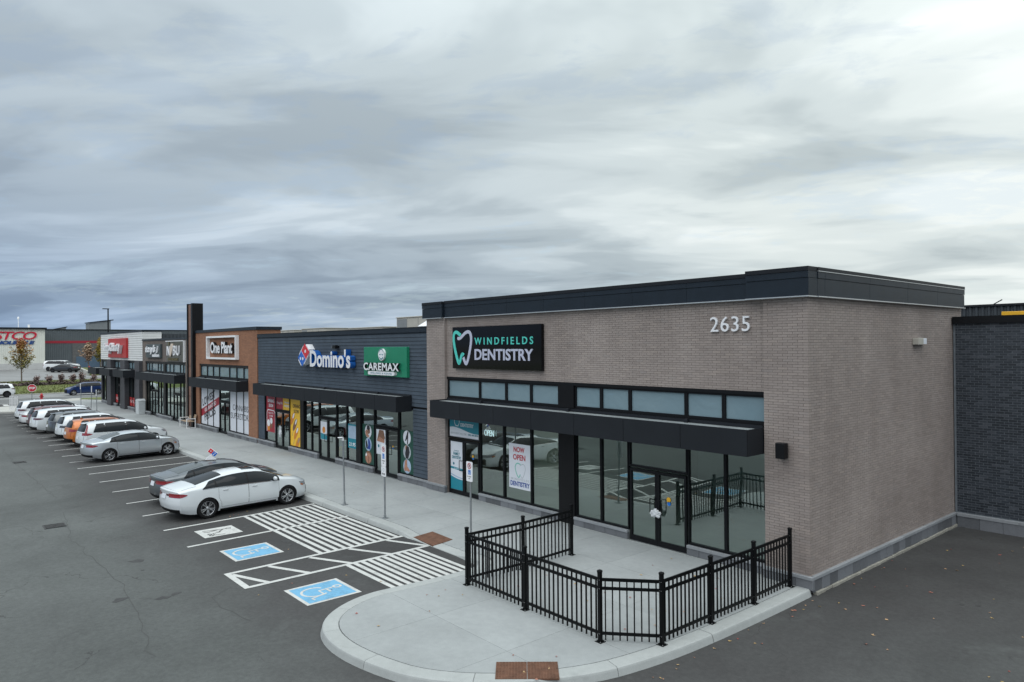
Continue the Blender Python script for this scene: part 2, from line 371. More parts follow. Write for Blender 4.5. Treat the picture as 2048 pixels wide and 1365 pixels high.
# ------------------------------------------------------------------ mesh and scene helpers
class MB:
    def __init__(s): s.v = []; s.f = []; s.mi = []; s.sm = []
    def add(s, vs, fs, mi=0, sm=False):
        o = len(s.v); s.v += [tuple(v) for v in vs]
        for f in fs: s.f.append([i+o for i in f]); s.mi.append(mi); s.sm.append(sm)
        return s
    def box(s, x0, x1, y0, y1, z0, z1, mi=0, skip=()):
        if x0 > x1: x0, x1 = x1, x0
        if y0 > y1: y0, y1 = y1, y0
        vs = [(x, y, z) for z in (z0, z1) for y in (y0, y1) for x in (x0, x1)]
        fs = {'b': (0, 2, 3, 1), 't': (4, 5, 7, 6), 'f': (0, 1, 5, 4), 'k': (2, 6, 7, 3), 'l': (0, 4, 6, 2), 'r': (1, 3, 7, 5)}
        return s.add(vs, [f for k, f in fs.items() if k not in skip], mi)
    def bbox(s, x0, x1, y0, y1, z0, z1, b=.01, mi=0):
        """box with chamfered vertical and top edges"""
        ring = [(x0+b, y0), (x1-b, y0), (x1, y0+b), (x1, y1-b), (x1-b, y1), (x0+b, y1), (x0, y1-b), (x0, y0+b)]
        ins = [(max(x0+b, min(x1-b, x)), max(y0+b, min(y1-b, y))) for x, y in ring]
        vs = [(x, y, z0) for x, y in ring]+[(x, y, z1-b) for x, y in ring]+[(x, y, z1) for x, y in ins]
        fs = [[7-i for i in range(8)]]
        for k in (0, 8):
            for i in range(8): j = (i+1) % 8; fs.append((k+i, k+j, k+8+j, k+8+i))
        fs.append([16+i for i in range(8)])
        return s.add(vs, fs, mi)
    def obox(s, c, hx, hy, hz, mat=None, mi=0):
        vs = [Vector((x*hx, y*hy, z*hz)) for z in (-1, 1) for y in (-1, 1) for x in (-1, 1)]
        if mat: vs = [mat @ v for v in vs]
        vs = [v+Vector(c) for v in vs]
        return s.add(vs, [(0, 2, 3, 1), (4, 5, 7, 6), (0, 1, 5, 4), (2, 6, 7, 3), (0, 4, 6, 2), (1, 3, 7, 5)], mi)
    def cyl(s, p0, p1, r0, r1=None, n=12, mi=0, caps=True, sm=True):
        p0 = Vector(p0); p1 = Vector(p1); r1 = r0 if r1 is None else r1
        ax = (p1-p0); q = ax.to_track_quat('Z', 'Y')
        vs = []
        for p, r in ((p0, r0), (p1, r1)):
            for i in range(n): a = 2*math.pi*i/n; vs.append(p+q @ Vector((r*math.cos(a), r*math.sin(a), 0)))
        s.add(vs, [(i, (i+1) % n, n+(i+1) % n, n+i) for i in range(n)], mi, sm)
        if caps: s.add(vs, [list(range(n))[::-1], list(range(n, 2*n))], mi)
        return s
    def lathe(s, prof, T=None, n=24, mi=0, sm=True):
        vs = []
        for r, z in prof:
            for i in range(n):
                a = 2*math.pi*i/n; v = Vector((r*math.cos(a), r*math.sin(a), z)); vs.append(T @ v if T else v)
        fs = []
        for k in range(len(prof)-1):
            for i in range(n): j = (i+1) % n; fs.append((k*n+i, k*n+j, k*n+n+j, k*n+n+i))
        return s.add(vs, fs, mi, sm)
    def prism(s, poly, z0, z1, mi=0, f=None):
        """poly (a,b) extruded along c; f maps (a,b,c) to 3-D"""
        f = f or (lambda a, b, c: (a, b, c)); n = len(poly)
        vs = [f(a, b, z0) for a, b in poly]+[f(a, b, z1) for a, b in poly]
        return s.add(vs, [list(range(n))[::-1], list(range(n, 2*n))]+[(i, (i+1) % n, n+(i+1) % n, n+i) for i in range(n)], mi)
    def grid(s, rows, mi=0, sm=True, flip=False):
        nr, nc = len(rows), len(rows[0]); vs = [p for r in rows for p in r]; fs = []
        for i in range(nr-1):
            for j in range(nc-1):
                q = (i*nc+j, i*nc+j+1, (i+1)*nc+j+1, (i+1)*nc+j); fs.append(q[::-1] if flip else q)
        return s.add(vs, fs, mi, sm)
    def mesh(s, name, mats):
        me = bpy.data.meshes.new(name); me.from_pydata(s.v, [], s.f)
        for m in (mats if isinstance(mats, (list, tuple)) else [mats]): me.materials.append(MATS[m] if isinstance(m, str) else m)
        me.polygons.foreach_set('material_index', s.mi); me.polygons.foreach_set('use_smooth', s.sm); me.update(); return me
    def build(s, name, mats, parent=None, **k): return put(name, s.mesh(name, mats), parent, **k)

def put(name, me, parent=None, label=None, cat=None, group=None, kind=None, loc=None):
    o = bpy.data.objects.new(name, me); COL.objects.link(o)
    if parent is not None:
        o.parent = parent
        if parent.type == 'EMPTY': o.matrix_parent_inverse = parent.matrix_basis.inverted()
    if loc is not None: o.location = loc
    return tag(o, label, cat, group, kind)
def tag(o, label=None, cat=None, group=None, kind=None):
    for k, v in (('label', label), ('category', cat), ('group', group), ('kind', kind)):
        if v: o[k] = v
    return o
def thing(name, label, cat, loc=(0, 0, 0), group=None):
    o = bpy.data.objects.new(name, None); COL.objects.link(o); o.location = loc; o.empty_display_size = .3
    return tag(o, label, cat, group)
KIDS = {}
def copy_tree(o, parent=None):
    c = o.copy(); COL.objects.link(c)
    if parent is not None: c.parent = parent
    for ch in [x for x in KIDS.get(o.name, [])]: copy_tree(ch, c)
    return c
def index_kids():
    KIDS.clear()
    for x in scn.objects:
        if x.parent: KIDS.setdefault(x.parent.name, []).append(x)

# text: glyph outlines turned into solid mesh islands, one per letter
def glyphs(body, bold=0.0, shear=0.0, space=1.0, depth=.0):
    cu = bpy.data.curves.new('lettering', 'FONT'); cu.body = body; cu.offset = bold; cu.shear = shear; cu.space_character = space
    cu.resolution_u = 3; cu.extrude = .5 if depth else 0; cu.fill_mode = 'BOTH' if depth else 'FRONT'
    o = bpy.data.objects.new('lettering', cu); me = o.to_mesh()
    vs = [v.co.copy() for v in me.vertices]; fs = [list(p.vertices) for p in me.polygons]
    o.to_mesh_clear(); bpy.data.objects.remove(o); bpy.data.curves.remove(cu)
    return vs, fs
def islands(vs, fs):
    par = list(range(len(vs)))
    def find(a):
        while par[a] != a: par[a] = par[par[a]]; a = par[a]
        return a
    for f in fs:
        for i in f[1:]: par[find(i)] = find(f[0])
    # merge coincident vertices of front, side and back
    seen = {}
    for i, v in enumerate(vs):
        k = (round(v.x, 5), round(v.y, 5))
        if k in seen: par[find(i)] = find(seen[k])
        else: seen[k] = i
    g = {}
    for f in fs: g.setdefault(find(f[0]), []).append(f)
    out = []
    for k, ff in g.items():
        ids = {i for f in ff for i in f}; xs = [vs[i].x for i in ids]; out.append([min(xs), max(xs), ff])
    out.sort(key=lambda t: t[0]); res = []
    for t in out:
        if res and t[0] < res[-1][1] and (min(t[1], res[-1][1])-t[0]) > .5*min(t[1]-t[0], res[-1][1]-res[-1][0]):
            res[-1][1] = max(res[-1][1], t[1]); res[-1][2] += t[2]
        else: res.append(t)
    return [r[2] for r in res]
FACE = lambda x, y, z: Matrix.Translation((x, y, z)) @ Matrix(((1, 0, 0, 0), (0, 0, -1, 0), (0, 1, 0, 0), (0, 0, 0, 1)))   # writing that faces -Y
FACEX = lambda x, y, z: Matrix.Translation((x, y, z)) @ Matrix(((0, 0, 1, 0), (1, 0, 0, 0), (0, 1, 0, 0), (0, 0, 0, 1)))    # writing that faces +X
def write(body, x0, x1, z0, z1, y, mat, parent, depth=.004, bold=0.0, shear=0.0, space=1.0, T=None, split=False, name='lettering', side=None, rot=0.0):
    """writing fitted to the rectangle; depth towards the reader"""
    vs, fs = glyphs(body, bold, shear, space, depth)
    if not vs: return []
    ax = min(v.x for v in vs); bx = max(v.x for v in vs); ay = min(v.y for v in vs); by = max(v.y for v in vs)
    sx = (x1-x0)/(bx-ax); sy = (z1-z0)/(by-ay); T = T or FACE(x0, y, z0); Rm = Matrix.Rotation(rot, 4, 'Z')
    P = [T @ (Rm @ Vector(((v.x-ax)*sx, (v.y-ay)*sy, (v.z+.5)*depth))) for v in vs]
    groups = islands(vs, fs) if split else [fs]
    res = []
    for g in groups:
        ids = sorted({i for f in g for i in f}); mp = {i: k for k, i in enumerate(ids)}
        mb = MB()
        for f in g:
            front = all(vs[i].z > .4 for i in f) or not depth
            mb.f.append([mp[i] for i in f]); mb.mi.append(0 if front or not side else 1); mb.sm.append(False)
        mb.v = [tuple(P[i]) for i in ids]
        res.append(mb.build(name, [mat, side] if side else mat, parent))
    return res
def strokes(mb, pts, w, f, closed=False, mi=0):
    """flat ribbon of width w along 2-D points; f maps (a,b) to 3-D"""
    n = len(pts); P = [Vector((p[0], p[1], 0)) for p in pts]; Lf = []; Rt = []
    for i in range(n):
        a = P[(i-1) % n] if closed or i > 0 else P[i]; b = P[(i+1) % n] if closed or i < n-1 else P[i]
        d = (b-a).normalized(); nn = Vector((-d.y, d.x, 0))*w/2; Lf.append(P[i]+nn); Rt.append(P[i]-nn)
    m = n if closed else n-1
    vs = [f(p.x, p.y) for p in Lf]+[f(p.x, p.y) for p in Rt]
    mb.add(vs, [(n+i, n+(i+1) % n, (i+1) % n, i) for i in range(m)], mi); return mb
def arc(cx, cy, r, a0, a1, n=20): return [(cx+r*math.cos(R_(a0+(a1-a0)*i/n)), cy+r*math.sin(R_(a0+(a1-a0)*i/n))) for i in range(n+1)]
def smooth_path(P, it=2, closed=False):
    for _ in range(it):
        Q = [] if closed else [P[0]]
        for i in range(len(P) if closed else len(P)-1):
            a, b = P[i], P[(i+1) % len(P)]
            Q += [(a[0]*.75+b[0]*.25, a[1]*.75+b[1]*.25), (a[0]*.25+b[0]*.75, a[1]*.25+b[1]*.75)]
        if not closed: Q.append(P[-1])
        P = Q
    return P
def clip_cell(poly, x0, x1, y0, y1):
    def cut(P, ax, v, keep_less):
        out = []
        for i in range(len(P)):
            a, b = P[i], P[(i+1) % len(P)]
            ia = (a[ax] <= v) if keep_less else (a[ax] >= v); ib = (b[ax] <= v) if keep_less else (b[ax] >= v)
            if ia: out.append(a)
            if ia != ib:
                t = (v-a[ax])/(b[ax]-a[ax]); out.append((a[0]+(b[0]-a[0])*t, a[1]+(b[1]-a[1])*t))
        return out
    for ax, v, k in ((0, x0, False), (0, x1, True), (1, y0, False), (1, y1, True)):
        poly = cut(poly, ax, v, k)
        if len(poly) < 3: return []
    out = []
    for p in poly:
        if not out or (abs(p[0]-out[-1][0])+abs(p[1]-out[-1][1])) > 1e-4: out.append(p)
    if len(out) > 2 and abs(out[0][0]-out[-1][0])+abs(out[0][1]-out[-1][1]) < 1e-4: out.pop()
    ar = sum(out[i][0]*out[(i+1) % len(out)][1]-out[(i+1) % len(out)][0]*out[i][1] for i in range(len(out)))/2
    return out if len(out) > 2 and abs(ar) > .01 else []

# ------------------------------------------------------------------ the setting: ground, street, verge, far lot
GZ = -.15
def sheet(name, pts, z, mat, parent=None, **k):
    mb = MB(); mb.add([(x, y, z) for x, y in pts], [list(range(len(pts)))]); return mb.build(name, mat, parent, **k)
mb = MB(); mb.add([(-3000, -3000, -.45), (3000, -3000, -.45), (3000, 3000, -.45), (-3000, 3000, -.45)], [(0, 1, 2, 3)])
mb.build('far_ground', 'far_field', kind='structure')
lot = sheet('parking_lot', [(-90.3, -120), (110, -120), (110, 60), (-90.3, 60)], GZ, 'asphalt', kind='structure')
street = sheet('street', [(-97.0, -120), (-90.3, -120), (-90.3, 60), (-97.0, 60)], GZ, 'lot_paving', kind='structure')
sheet('lane_line', [(-90.55, -120), (-90.3, -120), (-90.3, 60), (-90.55, 60)], GZ+.004, 'road_pale', street)
sheet('near_lane', [(-90.2, -120), (-81.2, -120), (-81.2, 60), (-90.2, 60)], GZ+.004, 'asphalt_far', street)
for i in range(9):
    y = -15.4+i*.95
    sheet('crosswalk_bar', [(-80.8, y), (-78.6, y), (-78.6, y+.45), (-80.8, y+.45)], GZ+.006, 'road_white', lot)
sheet('stop_line', [(-74.9, -14), (-74.5, -14), (-74.5, -8.9), (-74.9, -8.9)], GZ+.006, 'road_white', lot)
# verge that climbs to the store's lot (profile along -X, same for every Y)
prof = [(-97.2, -.04), (-99, .12), (-103, .66), (-106, .92), (-108.3, 1.16)]
ys = [-120+i*6 for i in range(31)]
mb = MB(); rnd = random.Random(3)
mb.grid([[(x+rnd.uniform(-.15, .15)*(0 < i < len(prof)-1), y, z+rnd.uniform(-.04, .04)*(0 < i < len(prof)-1)) for i, (x, z) in enumerate(prof)] for y in ys])
verge = mb.build('grass_verge', 'grass', kind='structure')
mb = MB(); mb.box(-97.25, -96.95, -120, 60, GZ, .0); mb.build('street_kerb', 'concrete_far', kind='structure')
mb = MB(); mb.box(-108.65, -108.3, -120, 60, .9, 1.2); mb.build('lot_kerb', 'concrete_far', kind='structure')
mb = MB(); mb.grid([[(-108.6, y, 1.14), (-144, y, 1.86), (-300, y, 2.0)] for y in (-120, -20, 60, 130)])
store_lot = mb.build('store_lot', 'lot_paving', kind='structure')
# grass wedge and kerb of the island by the store's side door
mb = MB(); mb.prism([(-118, 6.4), (-143.9, 9.5), (-143.9, 22), (-118, 22)], 1.2, 1.98); mb.build('grass_island', 'grass', kind='structure')
mb = MB(); mb.prism([(-117.6, 6.0), (-143.9, 9.1), (-143.9, 9.5), (-118.0, 6.4)], 1.2, 2.02); mb.build('island_kerb', 'concrete_far', kind='structure')
# short grass blades as one mass on the verge
mb = MB(); rnd = random.Random(11); cols = []
for i in range(5200):
    y = rnd.uniform(-12, 11); t = rnd.random(); x = -97.5-t*10.5
    z = next(z0+(z1-z0)*(x-x0)/(x1-x0) for (x0, z0), (x1, z1) in zip(prof, prof[1:]) if x1 <= x <= x0)
    h = rnd.uniform(.05, .16); a = rnd.uniform(0, 3.14); dx, dy = .10*math.cos(a), .10*math.sin(a)
    mb.add([(x-dx, y-dy, z-.02), (x+dx, y+dy, z-.02), (x+rnd.uniform(-.05, .05), y+rnd.uniform(-.05, .05), z+h)], [(0, 1, 2)]); cols.append(rnd.random())
def with_rnd(me, vals, per):
    a = me.attributes.new('rnd', 'FLOAT', 'FACE'); a.data.foreach_set('value', [v for v in vals for _ in range(per)]); return me
put('grass', with_rnd(mb.mesh('grass', 'grass_tuft'), cols, 1), kind='stuff')

# ------------------------------------------------------------------ sidewalk: cast kerb, concrete slabs
OUT = [(-79.5, -4.1), (-40, -4.1), (-11, -4.1), (-7.0, -4.1), (-6.35, -4.3), (-6.27, -5.0), (-6.27, -5.8), (-6.37, -6.9), (-6.42, -7.5), (-6.22, -8.22), (-5.77, -8.86), (-5.17, -9.22),
       (-4.34, -9.36), (-3.3, -9.24), (-2.2, -8.9), (-1.15, -7.95), (-.42, -6.6), (-.17, -5.4), (-.05, -4.1), (0, -1.9), (0, -.06)]
def resample(P, step):
    out = [P[0]]; acc = 0
    for a, b in zip(P, P[1:]):
        L_ = math.dist(a, b); k = max(1, int(L_/step))
        out += [(a[0]+(b[0]-a[0])*i/k, a[1]+(b[1]-a[1])*i/k) for i in range(1, k+1)]
    return out
OUT = resample([OUT[0]]+smooth_path(OUT[1:], 2), .45)
def offset(P, d):
    r = []
    for i in range(len(P)):
        a = P[max(0, i-1)]; b = P[min(len(P)-1, i+1)]; L_ = math.dist(a, b) or 1
        r.append((P[i][0]-(b[1]-a[1])/L_*d, P[i][1]+(b[0]-a[0])/L_*d))
    return r
def sst(t): t = max(0, min(1, t)); return t*t*(3-2*t)
def dip(x, y):                                    # the kerb ramp beside the accessible bays
    fx = sst((x+10.9)/1.2)*sst((-6.9-x)/.9); fy = sst((-2.7-y)/1.5)
    return -.118*fx*fy*(1 if y > -5 else 0)
walk = sheet('sidewalk', [(-80, -4.0), (-6.2, -4.0), (-6.2, -8.4), (-4.4, -9.2), (-2.4, -8.8), (-.3, -6), (-.15, .3), (-80, .3)], GZ+.012, 'dark_mortar', kind='structure')
SEC = [(-.055, GZ-.02), (-.02, -.045), (-.008, -.018), (.022, 0.0), (.29, .0), (.30, -.012), (.30, -.2)]
seg = 7; N_ = len(OUT)
offs = [offset(OUT, d) for d, z in SEC]
kerb_i = 0
while kerb_i < N_-1:
    e = min(N_-1, kerb_i+seg); e = N_-1 if N_-1-e < 3 else e
    mb = MB(); rows = []
    for i in range(kerb_i, e+1):
        row = []
        for k, (d, z) in enumerate(SEC):
            x, y = offs[k][i]
            if i == kerb_i and i > 0 or (i == e and e < N_-1):      # joint between pours
                j = i+1 if i == kerb_i else i-1; x += (offs[k][j][0]-x)*.012; y += (offs[k][j][1]-y)*.012
            row.append((x, y, z+dip(x, y) if z > -.1 else z))
        rows.append(row)
    mb.grid(rows, sm=False, flip=True); mb.build('kerb_segment', 'kerb_concrete', walk); kerb_i = e
INN = offset(OUT, .312)+[(-.03, .25), (-79.5, .25)]
gx = [-.0, -2.05, -4.3, -6.2]+[-8.1-1.83*i for i in range(40)]; gy = [.3, -1.95, -3.86, -5.58, -7.15, -9.4]
for i in range(len(gx)-1):
    for j in range(len(gy)-1):
        c = clip_cell(INN, gx[i+1]+.0028, gx[i]-.0028, gy[j+1]+.0028, gy[j]-.0028)
        if not c: continue
        mb = MB()
        if -11.8 < (gx[i]+gx[i+1])/2 < -5.5 and gy[j] < 0 and gy[j] > -4:        # ramp slabs follow the dip
            nx, ny = 7, 8; X0, X1 = gx[i+1]+.004, gx[i]-.004; Y0, Y1 = gy[j+1]+.004, gy[j]-.004
            for a in range(nx):
                for b in range(ny):
                    cc = clip_cell(c, X0+(X1-X0)*a/nx, X0+(X1-X0)*(a+1)/nx, Y0+(Y1-Y0)*b/ny, Y0+(Y1-Y0)*(b+1)/ny)
                    if cc: mb.add([(x, y, dip(x, y)) for x, y in cc], [list(range(len(cc)))])
            mb.add([(x, y, dip(x, y)) for x, y in c]+[(x, y, GZ) for x, y in c], [(k, len(c)+k, len(c)+(k+1) % len(c), (k+1) % len(c)) for k in range(len(c))])
        else:
            mb.prism(c, GZ, 0.0)
        mb.build('slab', 'concrete', walk)
# walk and grass patch round the far end of the row
mb = MB(); mb.prism([(-79.5, -4.1), (-79.5, .3), (-75.2, .3), (-75.2, 14), (-83.6, 14), (-83.6, -1.2), (-81.5, -3.2)], GZ, -.002)
far_walk = mb.build('end_walk', 'concrete_far', kind='structure')
mb = MB(); mb.prism([(-78.3, .9), (-78.3, 13), (-82.6, 13), (-82.6, -.4), (-81.2, -.9)], -.05, .05); mb.build('grass_patch', 'grass', kind='structure')
mb = MB(); mb.prism(smooth_path([(-71.6, -9.6), (-69.3, -9.2), (-68.2, -8.3), (-68.4, -7.4), (-70.2, -4.1), (-76, -4.1), (-76, -9.0)], 2, True), GZ, .0); mb.build('lot_island', 'concrete_far', kind='structure')

# ------------------------------------------------------------------ painted markings
def line(name, a, b, w, mat='road_white', z=GZ+.004):
    mb = MB(); strokes(mb, [a, b], w, lambda x, y: (x, y, z)); return mb.build(name, mat, lot)
starts = [(-18.49, -9.29), (-20.99, -9.24), (-23.68, -9.17), (-26.39, -9.10), (-28.89, -9.06), (-30.94, -9.18), (-33.26, -9.15), (-35.91, -9.08), (-38.66, -9.04), (-41.31, -8.97), (-43.8, -8.93), (-45.97, -9.0)]
starts += [(-48.5-2.5*i, -9.0) for i in range(8)]
for x, y in starts: line('stall_line', (x, y), (x-.36, -4.16), .10)
line('stall_line', (-15.97, -9.28), (-16.30, -4.18), .11); line('stall_line', (-13.55, -9.28), (-13.80, -4.16), .12)
for xa, xb, y0, y1, n in ((-16.12, -13.62, -6.74, -4.30, 11), (-13.60, -10.36, -6.72, -4.30, 11), (-9.0, -6.46, -6.68, -4.55, 11)):
    for i in range(n):
        y = y0+(y1-y0)*i/(n-1); xe = xb
        if xb == -6.46: xe = -6.40-(.02 if y > -6.3 else .08)
        line('hatch_bar', (xa-.02, y), (xe-.03, y), .125, z=GZ+.006)
line('aisle_line', (-10.33, -9.26), (-10.42, -4.12), .13, z=GZ+.008); line('aisle_line', (-9.0, -9.26), (-9.06, -4.12), .13, z=GZ+.008)
line('aisle_line', (-10.39, -9.26), (-8.94, -9.26), .15, z=GZ+.010)
for a, b in (((-10.22, -9.19), (-9.02, -8.73)), ((-10.27, -8.24), (-9.03, -7.68)), ((-10.28, -7.12), (-9.04, -6.52)), ((-10.30, -5.95), (-9.05, -5.33)), ((-10.34, -4.72), (-9.06, -4.15))):
    line('aisle_bar', a, b, .13, z=GZ+.006)
def symbol_box(name, cx, cy, w, h, fill, ink):
    f = lambda x, y: (x, y, GZ+.005); g = lambda x, y: (x, y, GZ+.009)
    mb = MB(); mb.add([f(cx-w/2, cy-h/2), f(cx+w/2, cy-h/2), f(cx+w/2, cy+h/2), f(cx-w/2, cy+h/2)], [(0, 1, 2, 3)]); bx = mb.build(name, 'road_white', lot)
    if fill:
        mb = MB(); q = .085; mb.add([(x, y, GZ+.007) for x, y in ((cx-w/2+q, cy-h/2+q), (cx+w/2-q, cy-h/2+q), (cx+w/2-q, cy+h/2-q), (cx-w/2+q, cy+h/2-q))], [(0, 1, 2, 3)]); mb.build('symbol_field', fill, bx)
    mb = MB()
    if fill:
        strokes(mb, arc(cx-.06, cy-.17, .29, 125, 400, 28), .058, g)
        strokes(mb, arc(cx-.10, cy+.41, .085, 0, 360, 18)[:-1], .055, g, True)
        strokes(mb, [(cx-.10, cy+.29), (cx-.07, cy-.06), (cx+.19, cy-.06), (cx+.31, cy-.40), (cx+.42, cy-.38)], .058, lambda x, y: (x, y, GZ+.0105))
        strokes(mb, [(cx-.08, cy+.13), (cx+.15, cy+.13)], .052, lambda x, y: (x, y, GZ+.012))
    else:
        strokes(mb, arc(cx-.20, cy+.36, .07, 0, 360, 14)[:-1], .028, g, True)
        h = lambda k: (lambda x, y: (x, y, GZ+.009+.0015*k))
        strokes(mb, [(cx-.2, cy+.28), (cx-.24, cy+.0), (cx-.32, cy-.38)], .03, h(1)); strokes(mb, [(cx-.22, cy+.02), (cx-.12, cy-.2), (cx-.14, cy-.4)], .03, h(2))
        g = h(3)
        strokes(mb, [(cx-.2, cy+.2), (cx+.02, cy+.02), (cx+.1, cy+.02), (cx+.16, cy-.22), (cx+.36, cy-.22), (cx+.42, cy+.06)], .03, g)
        g = h(4)
        for q in (.2, .36): strokes(mb, arc(cx+q, cy-.32, .055, 0, 360, 12)[:-1], .026, g, True)
    mb.build('symbol', ink, bx)
symbol_box('accessible_symbol', -11.88, -8.08, 1.28, 1.32, 'road_blue', 'road_white')
symbol_box('accessible_symbol', -7.59, -8.04, 1.28, 1.32, 'road_blue', 'road_white')
symbol_box('family_bay_symbol', -14.69, -8.05, 1.05, 1.12, None, 'road_black')

# oil drips in the bays and old sealed cracks in the lane
s_ = NT('oil_stain'); s_.set(s_.ramp(s_.noise(9, 5, .65), [(.3, (.030, .030, .030)), (.7, (.046, .046, .046))]), .7)
s_ = NT('crack_sealer'); s_.set(s_.ramp(s_.noise(6, 4, .6), [(.3, (.047, .048, .047)), (.7, (.066, .069, .067))]), .85)
rnd = random.Random(14)
for cx_, cy_ in ((-22.4, -6.2), (-25.1, -5.7), (-27.7, -6.5), (-30.0, -5.9), (-14.9, -6.95), (-12.0, -7.0), (-7.8, -6.95), (-22.6, -8.0), (-27.4, -8.2), (-12.6, -10.6), (-9.6, -11.2), (4.2, -2.5), (3.1, 1.8)):
    for k in range(rnd.choice((1, 2, 3))):
        x0, y0, r0 = cx_+rnd.gauss(0, .28), cy_+rnd.gauss(0, .35), rnd.uniform(.04, .15); ph = rnd.uniform(0, 6)
        sheet('oil_stain', [(x0+r0*(1+.3*math.sin(3*a+ph)+.18*math.sin(7*a))*math.cos(a), y0+1.3*r0*(1+.3*math.sin(2*a+ph)+.15*math.sin(5*a))*math.sin(a)) for a in [2*math.pi*i/20 for i in range(20)]], GZ+.003+.0003*k, 'oil_stain', lot)
def crack(pts, w):
    P = resample(pts, .35); P = [(x+rnd.gauss(0, .035), y+rnd.gauss(0, .035)) for x, y in P]; line('sealed_crack', P[0], P[1], w, 'crack_sealer', GZ+.0035)
    mb = MB(); strokes(mb, P[1:], w, lambda x, y: (x, y, GZ+.0035)); mb.build('sealed_crack', 'crack_sealer', lot)
crack([(-21.0, -11.2), (-16.5, -11.6), (-11.2, -11.4), (-6.4, -11.9)], .014); crack([(-9.3, -9.5), (-8.9, -10.0), (-8.1, -10.2), (-6.9, -9.9)], .016); crack([(-48, -11.0), (-36, -11.2), (-24, -11.0)], .018)

# ------------------------------------------------------------------ building helpers
def bricks(rows, faces_axis):
    pass
BR = []      # (score, x, y, z, len, axis) for the tan brick unit
def brick_wall(patches, BL_, BH_, mat, thing_o, depth=.011, n_parts=300, gap=.010):
    """patches: (axis, plane, u0, u1, z0, z1, outward).  axis 'x': wall along X at y=plane facing -Y; 'y': wall along Y at x=plane facing +X"""
    full = {}; recs = []
    for axis, pl, u0, u1, z0, z1 in patches:
        k0 = int(math.floor(z0/BH_)); k1 = int(math.ceil(z1/BH_))
        for k in range(k0, k1):
            za, zb = max(z0, k*BH_+gap/2), min(z1, (k+1)*BH_-gap/2)
            if zb-za < .02: continue
            sh = .5*(k % 2); base = pl                     # u = x + y, see brick_cells
            c0 = int(math.floor((u0+base)/BL_+sh))-1; c1 = int(math.ceil((u1+base)/BL_+sh))+1
            for c in range(c0, c1):
                a = max(u0, (c-sh)*BL_-base+gap/2); b = min(u1, (c+1-sh)*BL_-base-gap/2)
                if b-a < .025: continue
                mid = ((a+b)/2, pl, (za+zb)/2) if axis == 'x' else (pl, (a+b)/2, (za+zb)/2)
                d = Vector(mid)-CAM; dn = d.length
                cosv = abs(d.y if axis == 'x' else d.x)/dn
                recs.append((cosv/dn**2*(b-a)*(zb-za), axis, pl, a, b, za, zb))
    recs.sort(key=lambda r: -r[0]); rnd = random.Random(5)
    cache = {}; mb = MB()
    for i, (sc, axis, pl, a, b, za, zb) in enumerate(recs):
        pr = rnd.uniform(-.0015, .0015)
        if i < n_parts:
            key = (axis, round(b-a, 3), round(zb-za, 3))
            if key not in cache:
                m2 = MB(); l, h = (b-a)/2, (zb-za)/2
                if axis == 'x': m2.box(-l, l, 0, depth+.01, -h, h, skip=('k',))
                else: m2.box(-depth-.01, 0, -l, l, -h, h, skip=('l',))
                cache[key] = m2.mesh('brick', mat)
            loc = ((a+b)/2, pl+pr, (za+zb)/2) if axis == 'x' else (pl+pr, (a+b)/2, (za+zb)/2)
            put('brick', cache[key], thing_o, loc=loc)
        else:
            if axis == 'x': mb.box(a, b, pl+pr, pl+depth+.01, za, zb, skip=('k',))
            else: mb.box(pl-depth-.01, pl+pr, a, b, za, zb, skip=('l',))
    if mb.v: mb.build('brickwork', mat, thing_o, kind='stuff')
def plinth(thing_o, axis, pl, u0, u1, z0=-.02, z1=.27, t=.06, bl=.40, cap=.07):
    """stone plinth: blocks in one course under sawn cap stones, standing proud of the wall"""
    rnd = random.Random(int(abs(u0*100+pl*7))); n = max(1, round((u1-u0)/bl)); w = (u1-u0)/n
    def bx(mb, a, b, za, zb, p):
        if axis == 'x': mb.bbox(a, b, pl-p, pl+.05, za, zb, .006)
        else: mb.bbox(pl-.05, pl+p, a, b, za, zb, .006)
    for i in range(n):
        mb = MB(); bx(mb, u0+i*w+.003, u0+(i+1)*w-.003, z0, z1-cap-.004, t+rnd.uniform(-.005, .004)); mb.build('plinth_block', 'plinth_stone', thing_o)
    n = max(1, round((u1-u0)/.8)); w = (u1-u0)/n
    for i in range(n):
        mb = MB(); bx(mb, u0+i*w+.002, u0+(i+1)*w-.002, z1-cap, z1, t+.02); mb.build('plinth_cap', 'plinth_cap', thing_o)
def window(thing_o, x0, x1, z0, z1, y, glass='shop_glass', fw=.035, dep=.11, proud=.03, name='window', pane_mat=None):
    mb = MB(); f0, f1 = y-proud, y-proud+dep
    mb.box(x0, x0+fw, f0, f1, z0, z1); mb.box(x1-fw, x1, f0, f1, z0, z1)
    mb.box(x0+fw, x1-fw, f0, f1, z0, z0+fw+.02); mb.box(x0+fw, x1-fw, f0, f1, z1-fw, z1)
    w = mb.build(name, 'frame_black', thing_o)
    mb = MB(); mb.add([(x0+fw-.01, y+.02, z0+fw), (x1-fw+.01, y+.02, z0+fw), (x1-fw+.01, y+.02, z1-fw+.01), (x0+fw-.01, y+.02, z1-fw+.01)], [(0, 1, 2, 3)])
    mb.build('pane', glass, w); return w
